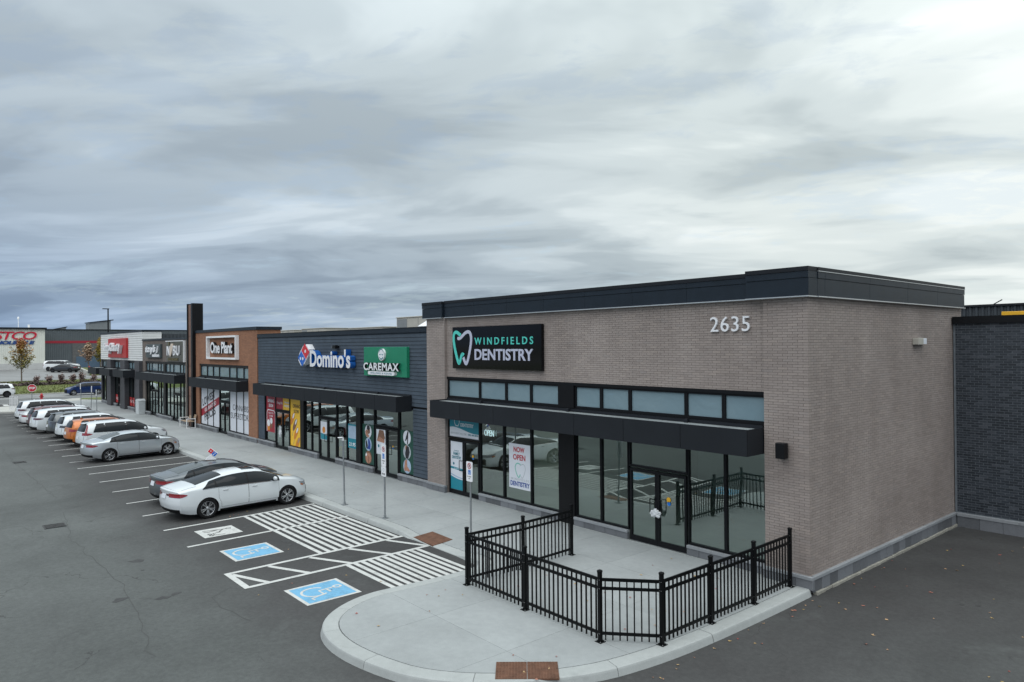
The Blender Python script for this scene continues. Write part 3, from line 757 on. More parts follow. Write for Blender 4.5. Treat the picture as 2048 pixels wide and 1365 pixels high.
def door(thing_o, x0, x1, z1, y, leaves=2, glass='shop_glass', handle_side=None):
    """aluminium storefront doors with pull handles"""
    w = (x1-x0)/leaves
    for i in range(leaves):
        a, b = x0+i*w+.004, x0+(i+1)*w-.004; fw = .07
        mb = MB(); f0, f1 = y-.03, y+.03
        mb.box(a, a+fw, f0, f1, .02, z1); mb.box(b-fw, b, f0, f1, .02, z1); mb.box(a+fw, b-fw, f0, f1, .02, .16); mb.box(a+fw, b-fw, f0, f1, z1-.08, z1)
        d = mb.build('door', 'frame_black', thing_o)
        mb = MB(); mb.add([(a+fw-.01, y+.01, .15), (b-fw+.01, y+.01, .15), (b-fw+.01, y+.01, z1-.07), (a+fw-.01, y+.01, z1-.07)], [(0, 1, 2, 3)]); mb.build('pane', glass, d)
        hx = (b-.05 if i == 0 and leaves == 2 else a+.05); sg = -1 if i == 0 and leaves == 2 else 1
        mb = MB(); hp = [(hx, .92), (hx+sg*.14, .92), (hx+sg*.14, 1.28), (hx, 1.28)]
        for p, q in zip(hp, hp[1:]): mb.cyl((p[0], y-.09, p[1]), (q[0], y-.09, q[1]), .013, n=8)
        for p in (hp[0], hp[3]): mb.cyl((p[0], y-.09, p[1]), (p[0], y-.02, p[1]), .013, n=8)
        mb.build('handle', 'frame_black', d)
def solid(thing_o, name, mat, *b, **k):
    mb = MB(); mb.box(*b); return mb.build(name, mat, thing_o, **k)
def canopy(thing_o, x0, x1, yf, yb, z0, z1, n):
    mb = MB(); mb.box(x0+.02, x1-.02, yf+.03, yb, z0+.02, z1-.05, 0); c = mb.build('canopy', 'canopy_top', thing_o)
    w = (x1-x0)/n
    for i in range(n):
        mb = MB(); mb.bbox(x0+i*w+.006, x0+(i+1)*w-.006, yf, yf+.026, z0, z1, .004); mb.build('canopy_panel', 'canopy_panel', c)
    for xa, xb in ((x0, x0+.019), (x1-.019, x1)): mb = MB(); mb.box(xa, xb, yf+.028, yb-.002, z0, z1-.004); mb.build('canopy_panel', 'canopy_panel', c)
    mb = MB(); mb.box(x0+.02, x1-.02, yf+.03, yb, z0+.004, z0+.018); mb.build('soffit', 'canopy_panel', c)
    mb = MB(); mb.box(x0+.03, x1-.03, yb-.05, yb-.003, z1-.048, z1+.035); mb.build('flashing', 'cap_metal', c)
    mb = MB()
    for k in range(3): mb.bbox(x0+(x1-x0)*(k+.5)/3-.05, x0+(x1-x0)*(k+.5)/3+.05, yb-.14, yb-.06, z1-.05, z1+.05, .01)
    mb.build('tie_bracket', 'cap_metal', c); return c

# ------------------------------------------------------------------ corner brick unit
A = thing('corner_shop', 'tan brick corner building with dark metal roof band and long black canopy', 'building', (-7, 0, 0))
# masonry backing, 11 mm behind the brick faces
mb = MB()
mb.box(-15.25, -14.06, .007, .30, -.1, 6.55); mb.box(-1.09, -.30, .007, .30, -.1, 6.55); mb.box(-.30, -.007, .007, 9.9, -.1, 6.55)
mb.box(-14.06, -1.09, .107, .30, 4.34, 6.55); mb.box(-15.25, -14.95, .30, 9.9, -.1, 6.55); mb.box(-14.95, -.30, 9.6, 9.9, -.1, 6.55)
mb.build('backing_wall', 'dark_mortar', A)
brick_wall([('x', 0, -15.25, -14.05, .27, 6.54), ('x', 0, -1.09, 0, .27, 6.54), ('x', .1, -14.05, -1.09, 4.34, 6.54), ('y', 0, .011, 9.10, .27, 6.54), ('y', 0, 9.1, 9.9, 6.0, 6.54)], BL, BH, 'tan_brick', A, .006)
# brick returns of the piers towards the recessed front
mb = MB(); mb.box(-14.052, -14.05, .012, .112, .27, 6.54); mb.box(-1.092, -1.09, .012, .112, .27, 6.54); mb.build('pier_return', 'tan_brick', A)
plinth(A, 'x', 0, -15.25, -14.03); plinth(A, 'x', 0, -1.12, .075)
plinth(A, 'y', 0, .01, 9.1, GZ+.07, .27, .06, .40)
mb = MB(); rnd = random.Random(2)
for i in range(24):
    y0 = .12+i*.375; mb.bbox(-.02, .075+rnd.uniform(.005, .03), y0, y0+.372, GZ-.02, GZ+.068+rnd.uniform(-.012, .006), .01)
mb.build('footing', 'footing', A, kind='stuff')
# roof band: panels with open seams, cap, bright drip edges
def band(thing_o, axis, pl, u0, u1, z0, z1, proud, seams, depth=.3, ends=()):
    us = [u0]+seams+[u1]
    zs = z0+(z1-z0)*.62
    for a, b in zip(us, us[1:]):
        for za, zb, p in ((z0+.015, zs-.004, proud), (zs+.004, z1-.10, proud+.012)):
            mb = MB()
            if axis == 'x': mb.bbox(a+.003, b-.003, pl-p, pl+depth, za, zb, .003)
            else: mb.bbox(pl-depth, pl+p, a+.003, b-.003, za, zb, .003)
            mb.build('fascia_panel', 'fascia_metal', thing_o)
    for za, zb, p, m, nm in ((z0-.012, z0+.012, proud+.03, 'bright_edge', 'drip_edge'), (z1-.098, z1-.084, proud+.028, 'bright_edge' if axis == 'y' else 'cap_metal', 'cap_edge'), (z1-.083, z1, proud+.02, 'cap_metal', 'roof_cap')):
        mb = MB()
        if axis == 'x': mb.box(u0, u1, pl-p, pl+depth, za, zb)
        else: mb.box(pl-depth, pl+p, u0, u1, za, zb)
        mb.build(nm, m, thing_o)
band(A, 'x', .1, -14.02, -1.45, 6.535, 7.16, .12, [-14.02+1.8*i for i in range(1, 7)], .3)
band(A, 'x', 0, -15.4, -14.08, 6.535, 7.15, .10, [], .3)
band(A, 'x', 0, -1.45, .10, 6.535, 7.20, .15, [], .27)
band(A, 'y', 0, .271, 9.88, 6.535, 7.20, .10, [.62, 3.0, 5.4, 7.6], .3)
solid(A, 'roof', 'roof_gravel', -15.0, -.31, .42, 9.6, 6.3, 6.5)
solid(A, 'back_wall', 'interior_grey', -14.94, -.31, 7.0, 7.1, 0, 6.3)
solid(A, 'partition', 'interior_white', -8.0, -7.8, .35, 7.0, 0, 4.2)
solid(A, 'ceiling', 'interior_grey', -14.94, -.31, .32, 7.0, 3.36, 3.44)
solid(A, 'interior_floor', 'interior_floor', -14.94, -.31, .05, 7.0, -.02, .012)
solid(A, 'waiting_room_wall', 'interior_white', -12.9, -8.0, 3.4, 3.5, .02, 3.35)
for i in range(3): solid(A, 'ceiling_light', 'ceiling_led', -12.6+1.7*i, -11.6+1.7*i, 1.2, 1.5, 3.335, 3.355)
for a, b in ((-14.05, -12.12), (-12.12, -10.67), (-10.67, -9.41), (-9.41, -8.10), (-7.42, -6.35), (-6.35, -5.27), (-5.27, -3.38), (-3.38, -2.26), (-2.26, -1.10)):
    window(A, a+.002, b-.002, 3.56, 4.25, .16, 'spandrel_glass', .05, name='upper_window')
solid(A, 'lintel', 'frame_black', -14.05, -1.10, .09, .28, 4.252, 4.338)
solid(A, 'sill_band', 'frame_black', -14.05, -1.10, .10, .28, 2.96, 3.558)
for z0, z1 in ((.02, 2.96), (3.56, 4.25)): solid(A, 'mullion_panel', 'panel_black', -8.098, -7.422, .08, .26, z0, z1)
for a, b in ((-12.14, -10.82), (-10.82, -9.43), (-9.43, -8.10), (-7.42, -6.38), (-6.38, -5.34), (-3.35, -2.24), (-2.24, -1.10)):
    window(A, a+.002, b-.002, .27, 2.958, .16)
for a, b in ((-14.03, -12.16), (-5.32, -3.37)):
    door(A, a+.02, b-.02, 2.03, .16); window(A, a, b, 2.07, 2.958, .16, name='transom')
    solid(A, 'threshold', 'steel_galv', a, b, .08, .24, .0, .018)
plinth(A, 'x', .12, -12.14, -8.08); plinth(A, 'x', .12, -7.44, -5.34); plinth(A, 'x', .12, -3.35, -1.12)
canopy(A, -14.04, -1.12, -.70, .09, 2.885, 3.505, 7)
# lamps on its walls
t = thing('wall_sconce', 'black box wall lamp on the tan brick pier beside the glass doors', 'wall lamp', (-.58, 0, 2.85))
mb = MB(); mb.bbox(-.69, -.47, -.24, -.05, 2.86, 3.21, .012); mb.build('lamp_body', 'frame_black', t)
mb = MB(); mb.box(-.64, -.52, -.05, -.0, 2.94, 3.12); mb.build('wall_plate', 'frame_black', t)
mb = MB(); mb.box(-.66, -.50, -.21, -.08, 2.85, 2.859); mb.build('lens', 'lamp_smoke', t)
t = thing('wall_floodlight', 'small beige box floodlight high on the tan brick side wall', 'wall lamp', (0, 6.3, 5.5))
mb = MB(); mb.bbox(.0, .17, 5.95, 6.30, 5.42, 5.60, .01); mb.build('lamp_body', 'hvac_beige', t)
mb = MB(); mb.bbox(.0, .12, 6.302, 6.68, 5.43, 5.59, .008); mb.build('lens', 'poster_white', t)

# ------------------------------------------------------------------ dark sided unit with the pizza shop
B = thing('dark_sided_shop', 'dark grey board sided shop unit with flat roof and one long canopy', 'building', (-24, 0, 0))
mb = MB()
mb.box(-32.6, -31.66, .07, .30, -.1, 6.1); mb.box(-16.36, -15.26, .07, .30, -.1, 6.1); mb.box(-31.66, -16.36, .07, .30, 2.98, 6.1)
mb.box(-32.6, -15.26, 9.6, 9.8, -.1, 6.1); mb.build('sheathing', 'frame_black', B)
rnd = random.Random(9); EXP = .1535
def boards(x0, x1, z0, z1):
    k = int(round((z0)/EXP)); z = k*EXP
    while z < z1-.03:
        L0 = x0-rnd.uniform(0, 3.0); x = x0
        while x < x1-.02:
            e = min(x1, L0+3.66 if L0+3.66 > x+.2 else x+3.66); 
            za, zb = max(z, z0), min(z+EXP, z1); mb = MB()
            mb.prism([(.040, za+.013), (.072, za+.013), (.072, zb-.001), (.056, zb-.001)], x+.0015, e-.0015, f=lambda a, b, c: (c, a, b)); mb.build('siding_board', 'siding_board', B)
            x = e; L0 = e
        z += EXP
boards(-32.60, -15.25, 3.0, 6.03); boards(-32.60, -31.68, .30, 3.0); boards(-16.34, -15.25, .30, 3.0)
solid(B, 'roof_cap', 'fascia_metal', -32.6, -15.26, -.0, .34, 6.035, 6.22); solid(B, 'cap_edge', 'cap_metal', -32.6, -15.26, -.02, .36, 6.221, 6.245)
solid(B, 'roof', 'roof_gravel', -32.6, -15.26, .36, 9.6, 5.75, 5.9)
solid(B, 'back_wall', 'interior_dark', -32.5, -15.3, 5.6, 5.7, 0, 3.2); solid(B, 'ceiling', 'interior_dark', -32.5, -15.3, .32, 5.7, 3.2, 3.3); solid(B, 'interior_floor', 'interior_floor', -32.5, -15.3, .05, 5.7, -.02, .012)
solid(B, 'counter', 'interior_white', -26.0, -22.2, 3.4, 4.0, .015, 1.05); solid(B, 'menu_board', 'dock_blue', -25.6, -22.6, 5.5, 5.59, 1.9, 2.7)
for a, b in ((-31.66, -30.27), (-28.37, -26.98), (-26.55, -25.74), (-25.74, -24.90), (-23.02, -22.02), (-22.02, -21.07), (-20.64, -19.50), (-17.47, -16.36)):
    window(B, a+.002, b-.002, .27, 2.978, .12, 'dark_glass')
for a, b in ((-30.25, -28.39), (-24.86, -23.04), (-19.46, -17.51)):
    door(B, a+.02, b-.02, 2.03, .12, 2, 'dark_glass'); window(B, a, b, 2.07, 2.978, .12, 'dark_glass', name='transom'); solid(B, 'threshold', 'steel_galv', a, b, .05, .2, .0, .018)
for a, b in ((-26.976, -26.554), (-21.066, -20.644)): solid(B, 'mullion_panel', 'panel_black', a, b, .05, .24, .02, 2.978)
for a, b in ((-32.6, -30.27), (-28.37, -24.90), (-23.02, -19.50), (-17.47, -15.26)): plinth(B, 'x', .06, a, b)
canopy(B, -31.45, -16.40, -.70, .035, 2.885, 3.505, 9)
t = thing('facade_floodlight', 'black twin floodlight on the dark board siding above the lettering', 'wall lamp', (-22.8, 0, 5.4))
mb = MB(); mb.bbox(-22.80, -22.5, -.22, -.06, 5.40, 5.56, .01); mb.build('lamp_body', 'frame_black', t); mb = MB(); mb.box(-22.98, -22.81, -.19, -.09, 5.42, 5.53); mb.build('lens', 'lamp_smoke', t)
mb = MB(); mb.box(-22.72, -22.6, -.06, .05, 5.44, 5.52); mb.build('bracket', 'frame_black', t)

# ------------------------------------------------------------------ orange brick unit with its fin
Cc = thing('orange_brick_shop', 'orange brick shop unit with raised parapet and tall dark fin at its left edge', 'building', (-38, 0, 0))
mb = MB(); mb.box(-43.85, -43.1, 0, .3, 0, 6.5); mb.box(-34.0, -32.62, 0, .3, 0, 6.5); mb.box(-43.1, -34.0, 0, .3, 4.40, 6.5); mb.box(-32.92, -32.62, .3, 1.4, 5.6, 6.5); mb.box(-43.85, -32.92, 1.1, 1.4, 5.6, 6.5); mb.build('brick_wall', 'orange_brick', Cc)
solid(Cc, 'roof_cap', 'fascia_metal', -43.85, -32.55, -.06, .36, 6.502, 6.68); solid(Cc, 'roof_cap', 'fascia_metal', -32.97, -32.55, .362, 1.45, 6.502, 6.68)
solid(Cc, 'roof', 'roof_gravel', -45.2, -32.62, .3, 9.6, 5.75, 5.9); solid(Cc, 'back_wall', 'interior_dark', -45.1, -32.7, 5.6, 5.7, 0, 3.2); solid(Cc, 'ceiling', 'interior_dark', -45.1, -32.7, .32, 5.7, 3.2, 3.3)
for a, b in ((-43.10, -41.75), (-41.75, -40.56), (-40.56, -39.36), (-39.36, -37.48), (-37.48, -36.22), (-36.22, -35.02), (-35.02, -34.0)):
    window(Cc, a+.002, b-.002, 3.56, 4.28, .12, 'spandrel_glass', .05, name='upper_window')
solid(Cc, 'lintel', 'frame_black', -43.1, -34.0, .05, .28, 4.282, 4.398); solid(Cc, 'sill_band', 'frame_black', -43.1, -34.0, .06, .28, 2.98, 3.558)
for a, b in ((-43.10, -41.72), (-41.72, -40.56), (-40.56, -39.36), (-37.46, -36.28), (-36.28, -35.08), (-35.08, -34.0)): window(Cc, a+.002, b-.002, .27, 2.978, .12, 'dark_glass')
door(Cc, -39.30, -37.52, 2.03, .12, 2, 'dark_glass'); window(Cc, -39.34, -37.48, 2.07, 2.978, .12, 'dark_glass', name='transom')
for a, b in ((-43.85, -39.36), (-37.46, -32.62)): plinth(Cc, 'x', .0, a, b)
canopy(Cc, -43.12, -34.02, -.70, -.003, 2.885, 3.505, 5)
mb = MB(); mb.box(-45.0, -44.2, -.14, .1, 0, 8.5); mb.build('fin_front', 'fin_brown', Cc)
mb = MB(); mb.box(-45.12, -45.0, -.22, .5, 0, 8.58); mb.box(-44.2, -43.86, -.22, .5, 0, 8.58); mb.box(-45.0, -44.2, .1, .5, 0, 8.58); mb.build('fin_cladding', 'frame_black', Cc)
for z in (2.1, 4.2, 6.3): solid(Cc, 'fin_joint', 'frame_black', -45.0, -44.2, -.145, -.139, z, z+.02)

# ------------------------------------------------------------------ taupe brick unit
D = thing('taupe_brick_shop', 'low taupe brick shop unit holding two square signs above a row of doors', 'building', (-52, 0, 0))
mb = MB(); mb.box(-58.28, -57.4, 0, .3, 0, 6.1); mb.box(-46.3, -45.12, 0, .3, 0, 6.1); mb.box(-57.4, -46.3, 0, .3, 4.42, 6.1); mb.build('brick_wall', 'taupe_brick', D)
solid(D, 'roof_cap', 'fascia_metal', -58.28, -45.12, -.05, .36, 6.102, 6.24); solid(D, 'roof', 'roof_gravel', -58.28, -45.2, .3, 9.6, 5.75, 5.9)
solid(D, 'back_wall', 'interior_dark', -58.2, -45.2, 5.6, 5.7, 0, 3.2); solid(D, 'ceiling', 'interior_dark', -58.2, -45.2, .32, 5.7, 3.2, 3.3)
for a, b in ((-57.4, -56.55), (-56.55, -55.75), (-55.75, -53.9), (-53.9, -53.1), (-53.1, -52.2), (-51.6, -50.6), (-50.6, -49.6), (-49.6, -47.9), (-47.9, -47.1), (-47.1, -46.3)):
    window(D, a+.002, b-.002, 3.60, 4.28, .12, 'spandrel_glass', .05, name='upper_window')
    if b-a < 1.5: window(D, a+.002, b-.002, .27, 2.978, .12, 'dark_glass')
    else: door(D, a+.04, b-.04, 2.03, .12, 2, 'dark_glass'); window(D, a, b, 2.07, 2.978, .12, 'dark_glass', name='transom')
solid(D, 'lintel', 'frame_black', -57.4, -46.3, .05, .28, 4.282, 4.418); solid(D, 'sill_band', 'frame_black', -57.4, -46.3, .06, .28, 2.98, 3.598)
for z0, z1 in ((.02, 2.978), (3.6, 4.28)): solid(D, 'mullion_panel', 'panel_black', -52.198, -51.602, .05, .24, z0, z1)
for a, b in ((-58.28, -55.78), (-53.88, -49.62), (-47.88, -45.12)): plinth(D, 'x', .0, a, b)
canopy(D, -57.4, -46.3, -.75, -.003, 2.92, 3.55, 6)

# ------------------------------------------------------------------ white clad end unit
E_ = thing('white_clad_shop', 'end shop unit with pale ribbed cladding above grey brick columns', 'building', (-66, 0, 0))
mb = MB(); mb.box(-74.9, -58.35, .03, .35, 4.38, 6.9); mb.box(-58.65, -58.35, .35, 1.5, 5.6, 6.9); mb.box(-74.9, -74.6, .35, 9, 0, 6.9); mb.build('sheathing', 'frame_black', E_)
rows = 13; rh = (6.90-4.40)/rows; rnd = random.Random(4)
for k in range(rows):
    z = 4.40+k*rh; x = -74.95; off = rnd.uniform(.8, 2.9)
    while x < -58.31:
        e = min(-58.30, x+off); off = 2.9
        if -58.30-e < .3: e = -58.30
        mb = MB(); mb.bbox(x+.006, e-.006, -.02, .028, z+.012, z+rh-.012, .003); mb.build('cladding_panel', 'white_cladding', E_); x = e
    mb = MB(); mb.bbox(-58.34, -58.30, .03, 1.5, z+.008, z+rh-.008, .003)
    if z > 5.6: mb.build('cladding_panel', 'white_cladding', E_)
solid(E_, 'roof_cap', 'fascia_metal', -75.0, -58.22, -.08, .42, 6.902, 7.06); solid(E_, 'roof_cap', 'fascia_metal', -58.7, -58.22, .422, 1.55, 6.902, 7.06)
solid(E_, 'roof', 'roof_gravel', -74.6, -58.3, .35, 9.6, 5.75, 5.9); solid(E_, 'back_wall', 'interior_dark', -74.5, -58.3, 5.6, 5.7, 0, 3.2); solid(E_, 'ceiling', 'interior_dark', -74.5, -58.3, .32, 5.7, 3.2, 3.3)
mb = MB(); n = 26
mb.box(-58.60, -58.42, 1.55, 9.4, 5.9, 6.72)
for i in range(n): y = 1.6+i*.3; mb.box(-58.42, -58.36, y, y+.16, 5.9, 6.68)
mb.build('roof_screen', 'rear_metal', E_)
for a, b in ((-74.9, -74.55), (-70.9, -69.15), (-65.2, -63.5), (-59.9, -58.28)): solid(E_, 'column', 'column_brick', a, b, -.28 if a > -74 else .0, .3, 0, 4.376)
for a, b in ((-74.55, -70.9), (-69.15, -65.2), (-63.5, -59.9)):
    w = (b-a)/3
    for i in range(3):
        window(E_, a+i*w+.002, a+(i+1)*w-.002, 3.62, 4.25, .12, 'spandrel_glass', .05, name='upper_window')
        if not (a == -69.15 and i == 1): window(E_, a+i*w+.002, a+(i+1)*w-.002, .27, 2.978, .12, 'dark_glass')
    solid(E_, 'lintel', 'frame_black', a, b, .04, .28, 4.252, 4.374); solid(E_, 'sill_band', 'frame_black', a, b, .06, .28, 2.98, 3.618)
    if a != -69.15: plinth(E_, 'x', .02, a, b)
w = 3.95/3; door(E_, -69.15+w+.03, -69.15+2*w-.03, 2.03, .12, 1, 'dark_glass'); window(E_, -69.15+w, -69.15+2*w, 2.07, 2.978, .12, 'dark_glass', name='transom'); plinth(E_, 'x', .02, -69.15, -69.15+w); plinth(E_, 'x', .02, -69.15+2*w, -65.2)
for a, b, n in ((-74.9, -70.9, 2), (-69.4, -65.0, 2), (-63.7, -59.7, 2)): canopy(E_, a, b, -1.2, -.0, 2.98, 3.62, n)

# ------------------------------------------------------------------ charcoal brick building beside the corner unit, metal building behind
F_ = thing('charcoal_brick_building', 'charcoal brick building with pale joints and stone base beside the asphalt yard', 'building', (6, 9.1, 0))
mb = MB(); mb.box(.02, 16, 9.112, 9.4, -.2, 6.04); mb.box(15.7, 16, 9.4, 22, -.2, 6.04); mb.build('backing_wall', 'grey_mortar', F_)
brick_wall([('x', 9.1, .085, 5.2, .27, 6.03)], DL, DH, 'charcoal_brick', F_, .011, 300, .016)
mb = MB(); mb.box(5.22, 16, 9.1, 9.111, .27, 6.03); mb.build('brick_wall', 'charcoal_brick', F_)
plinth(F_, 'x', 9.1, .09, 12.0, GZ-.02, .27, .07, .6, .09)
solid(F_, 'roof_cap', 'frame_black', -.0+.03, 16.1, 9.0, 9.5, 6.042, 6.25); solid(F_, 'roof', 'roof_gravel', .03, 15.7, 9.5, 22, 5.7, 5.8)
t = thing('roof_guard_rail', 'yellow guard rail on the roof behind the charcoal brick wall', 'railing', (2, 11, 5.8))
mb = MB(); mb.bbox(.80, 6.5, 10.95, 11.07, 6.30, 6.42, .01); mb.build('rail', 'yellow_paint', t)
for x in (.80, 3.4, 6.0): mb = MB(); mb.bbox(x, x+.26, 10.96, 11.06, 5.8, 6.298, .01); mb.build('post', 'yellow_paint', t)
G_ = thing('corrugated_building', 'dark ribbed metal building rising behind the charcoal brick roof', 'building', (0, 30, 0))
mb = MB(); mb.box(-14, 20, 30.05, 45, -.2, 7.4); mb.build('wall', 'rear_metal', G_)
mb = MB()
for i in range(110): x = -13.9+i*.30; mb.prism([(0, 30.05), (.05, 29.97), (.15, 29.97), (.20, 30.05)], 0, 7.39, f=lambda a, b, c, x=x: (x+a, b, c))
mb.build('rib', 'rear_metal', G_, kind='stuff')
solid(G_, 'roof_cap', 'cap_metal', -14.1, 20.1, 29.9, 30.4, 7.402, 7.52)
mb = MB(); mb.cyl((-4.6, 30.1, 7.52), (-4.2, 30.1, 7.75), .03, n=6); mb.cyl((-1.6, 30.1, 7.52), (-1.2, 30.1, 7.72), .03, n=6); mb.build('roof_anchor', 'cap_metal', G_)

# ------------------------------------------------------------------ shop signs
def panel(t, name, mat, x0, x1, z0, z1, y0, y1, b=.012): mb = MB(); mb.bbox(x0, x1, y0, y1, z0, z1, b); return mb.build(name, mat, t)
t = thing('dental_sign', 'glossy black sign board with teal and lilac tooth outline on tan brick', 'sign', (-11, 0, 4.7))
panel(t, 'board', 'sign_black', -13.50, -8.71, 4.665, 6.165, -.04, .09)
def tooth(px, py):      # picture of the outline in board coordinates
    u = (px-70)/1820; top = 155-.038*(px-70); bot = 985+.027*(px-70); return (-13.50+u*4.79, 4.665+1.5*(bot-py)/(bot-top))
teal = smooth_path([tooth(*p) for p in ((272, 322), (225, 282), (165, 243), (112, 285), (104, 430), (140, 620), (185, 790), (226, 905), (255, 850), (285, 730), (310, 690), (338, 728))], 3)
lil = smooth_path([tooth(*p) for p in ((195, 378), (250, 385), (320, 320), (395, 250), (470, 240), (512, 340), (500, 500), (470, 660), (430, 830), (393, 912), (355, 850), (328, 765))], 3)
for pts, m in ((lil, 'letter_lilac'), (teal, 'letter_teal')):
    mb = MB(); y = -.060 if m == 'letter_teal' else -.056
    P = [Vector((a, b, 0)) for a, b in pts]; n = len(P)
    for i in range(n-1):
        d0 = (P[min(i+1, n-1)]-P[max(i-1, 0)]).normalized(); d1 = (P[min(i+2, n-1)]-P[i]).normalized()
        w0 = .058*min(1, .35+i/6); w1 = .058*min(1, .35+(i+1)/6)
        a0, b0 = P[i]+Vector((-d0.y, d0.x, 0))*w0, P[i]-Vector((-d0.y, d0.x, 0))*w0; a1, b1 = P[i+1]+Vector((-d1.y, d1.x, 0))*w1, P[i+1]-Vector((-d1.y, d1.x, 0))*w1
        mb.add([(q.x, yy, q.y) for yy in (y, -.035) for q in (a0, a1, b1, b0)], [(3, 2, 1, 0), (0, 1, 5, 4), (2, 3, 7, 6)])
    mb.build('tooth_outline', m, t)
write('WINDFIELDS', -12.15, -9.08, 5.52, 5.77, -.041, 'letter_teal', t, .018, .012, 0, 1.55, split=True, name='letter')
write('DENTISTRY', -12.15, -9.08, 4.98, 5.37, -.041, 'letter_lilac', t, .018, .022, 0, 1.0, split=True, name='letter')
t = thing('house_number', 'white raised house number 2635 on the tan brick front', 'house number', (-2, .1, 5.8))
write('2635', -2.56, -1.47, 5.785, 6.155, .085, 'number_white', t, .05, -.003, 0, 1.08, split=True, name='digit')

t = thing('pizza_sign', 'red and blue domino logo with raised white pizza shop lettering on dark boards', 'sign', (-23.7, 0, 4.5))
def rhomb(s): return [(-26.49+.0, 4.93), (-25.53, 5.72), (-25.03, 5.33), (-25.98, 4.47)]
q = [(-26.50, 4.945), (-25.64, 5.70), (-25.07, 5.24), (-25.97, 4.47)]
cx = sum(p[0] for p in q)/4; cz = sum(p[1] for p in q)/4
sc = lambda k: [(cx+(a-cx)*k, cz+(b-cz)*k) for a, b in q]
fy = lambda a, b, c: (a, c, b)
mb = MB(); mb.prism(smooth_path(sc(1.06), 1, True), -.27, .05, f=fy); mb.build('logo_box', 'letter_white', t)
def lerp(a, b, k): return (a[0]+(b[0]-a[0])*k, a[1]+(b[1]-a[1])*k)
k = sc(.93); m1a, m1b = lerp(k[0], k[1], .485), lerp(k[3], k[2], .485); m2a, m2b = lerp(k[0], k[1], .515), lerp(k[3], k[2], .515)
mb = MB(); mb.prism([k[0], m1a, m1b, k[3]], -.276, -.268, f=fy); lo = mb.build('logo_half', 'logo_blue', t, label='blue lower half with two white dots')
mb = MB(); mb.prism([m2a, k[1], k[2], m2b], -.276, -.268, f=fy); up = mb.build('logo_half', 'logo_red', t, label='red upper half with one white dot')
def dot(par, c, r, y=-.28): mb = MB(); mb.prism([(c[0]+r*math.cos(2*math.pi*i/16), c[1]+r*math.sin(2*math.pi*i/16)) for i in range(16)], y, y+.003, f=fy); mb.build('dot', 'letter_white', par)
dot(up, lerp(lerp(k[1], k[2], .5), lerp(m2a, m2b, .5), .5), .085)
cb = lerp(lerp(k[0], k[3], .5), lerp(m1a, m1b, .5), .5); dot(lo, (cb[0]-.13, cb[1]+.0), .08); dot(lo, (cb[0]+.13, cb[1]-.0), .08)
write("Domino's", -25.12, -20.98, 4.515, 5.36, .02, 'letter_white', t, .27, .030, 0, 1.0, split=True, name='letter', side='return_blue')

t = thing('clinic_sign', 'green clinic sign board with raised white lettering and oval emblem', 'sign', (-18.3, 0, 4.2))
panel(t, 'board', 'sign_green', -20.02, -16.55, 4.23, 5.46, -.10, .05)
write('CAREMAX', -19.80, -16.93, 4.47, 4.80, -.14, 'letter_white', t, .10, .026, 0, 1.08, split=True, name='letter', side='black_return')
mb = MB(); P = arc(-19.38, 4.36, .075, 90, 270, 8)+arc(-17.37, 4.36, .075, -90, 90, 8); mb.prism(P, -.22, -.10, f=fy); pl = mb.build('name_bar', ['letter_white'], t)
write('WELLNESS & REHAB', -19.25, -17.5, 4.325, 4.395, -.222, 'ink_teal', pl, .003, .0, 0, 1.05)
mb = MB(); mb.prism([(-18.38+.255*math.cos(a)*(1 if math.sin(a) > 0 else .92), 5.14+.25*math.sin(a)) for a in [2*math.pi*i/22 for i in range(22)]], -.19, -.10, f=fy); em = mb.build('emblem', 'letter_white', t)
mb = MB()
for dx in (-.10, .10): strokes(mb, arc(-18.38+dx, 5.20, .07, 200, 340, 8), .03, lambda a, b: (a, -.1935, b))
strokes(mb, arc(-18.38, 5.17, .20, 20, 160, 12), .035, lambda a, b: (a, -.1935, b)); strokes(mb, arc(-18.38, 5.09, .14, 200, 340, 10), .05, lambda a, b: (a, -.1935, b))
mb.build('emblem_mark', 'ink_teal', em)

t = thing('cannabis_sign', 'white framed sign with raised One Plant lettering on orange brick', 'sign', (-38, 0, 4.7))
mb = MB(); x0, x1, z0, z1 = -40.95, -35.5, 4.75, 6.23; w = .115
mb.box(x0, x1, -.22, 0, z1-w, z1); mb.box(x0, x1, -.22, 0, z0, z0+w); mb.box(x0, x0+w, -.22, 0, z0+w, z1-w); mb.box(x1-w, x1, -.22, 0, z0+w, z1-w); mb.build('sign_frame', 'metal_white', t)
write('One Plant', -40.2, -36.15, 5.12, 5.86, -.03, 'letter_white', t, .16, .03, 0, .95, split=True, name='letter', side='black_return')

t = thing('slate_sign', 'square slate sign with pale script lettering on taupe brick', 'sign', (-54, 0, 4.7))
panel(t, 'board', 'sign_slate', -56.5, -52.2, 4.72, 5.8, -.16, 0)
write('tony\'s', -56.45, -53.4, 4.98, 5.74, -.165, 'letter_white', t, .08, .035, .25, .85, split=True, name='letter'); write('J', -53.2, -52.6, 5.1, 5.66, -.165, 'letter_white', t, .08, .03, .2, name='letter')
write('salon', -54.35, -52.5, 4.79, 5.06, -.165, 'letter_white', t, .06, .04, 0, 1, split=True, name='letter')
t = thing('restaurant_sign', 'black framed restaurant sign with leaf shaped letter on taupe brick', 'sign', (-48.4, 0, 4.4))
panel(t, 'board', 'sign_black', -50.7, -46.25, 4.46, 5.97, -.10, 0)
mb = MB(); mb.box(-50.78, -46.17, -.16, 0, 5.972, 6.03); mb.box(-46.246, -46.17, -.16, 0, 4.46, 5.970); mb.build('sign_frame', 'metal_white', t)
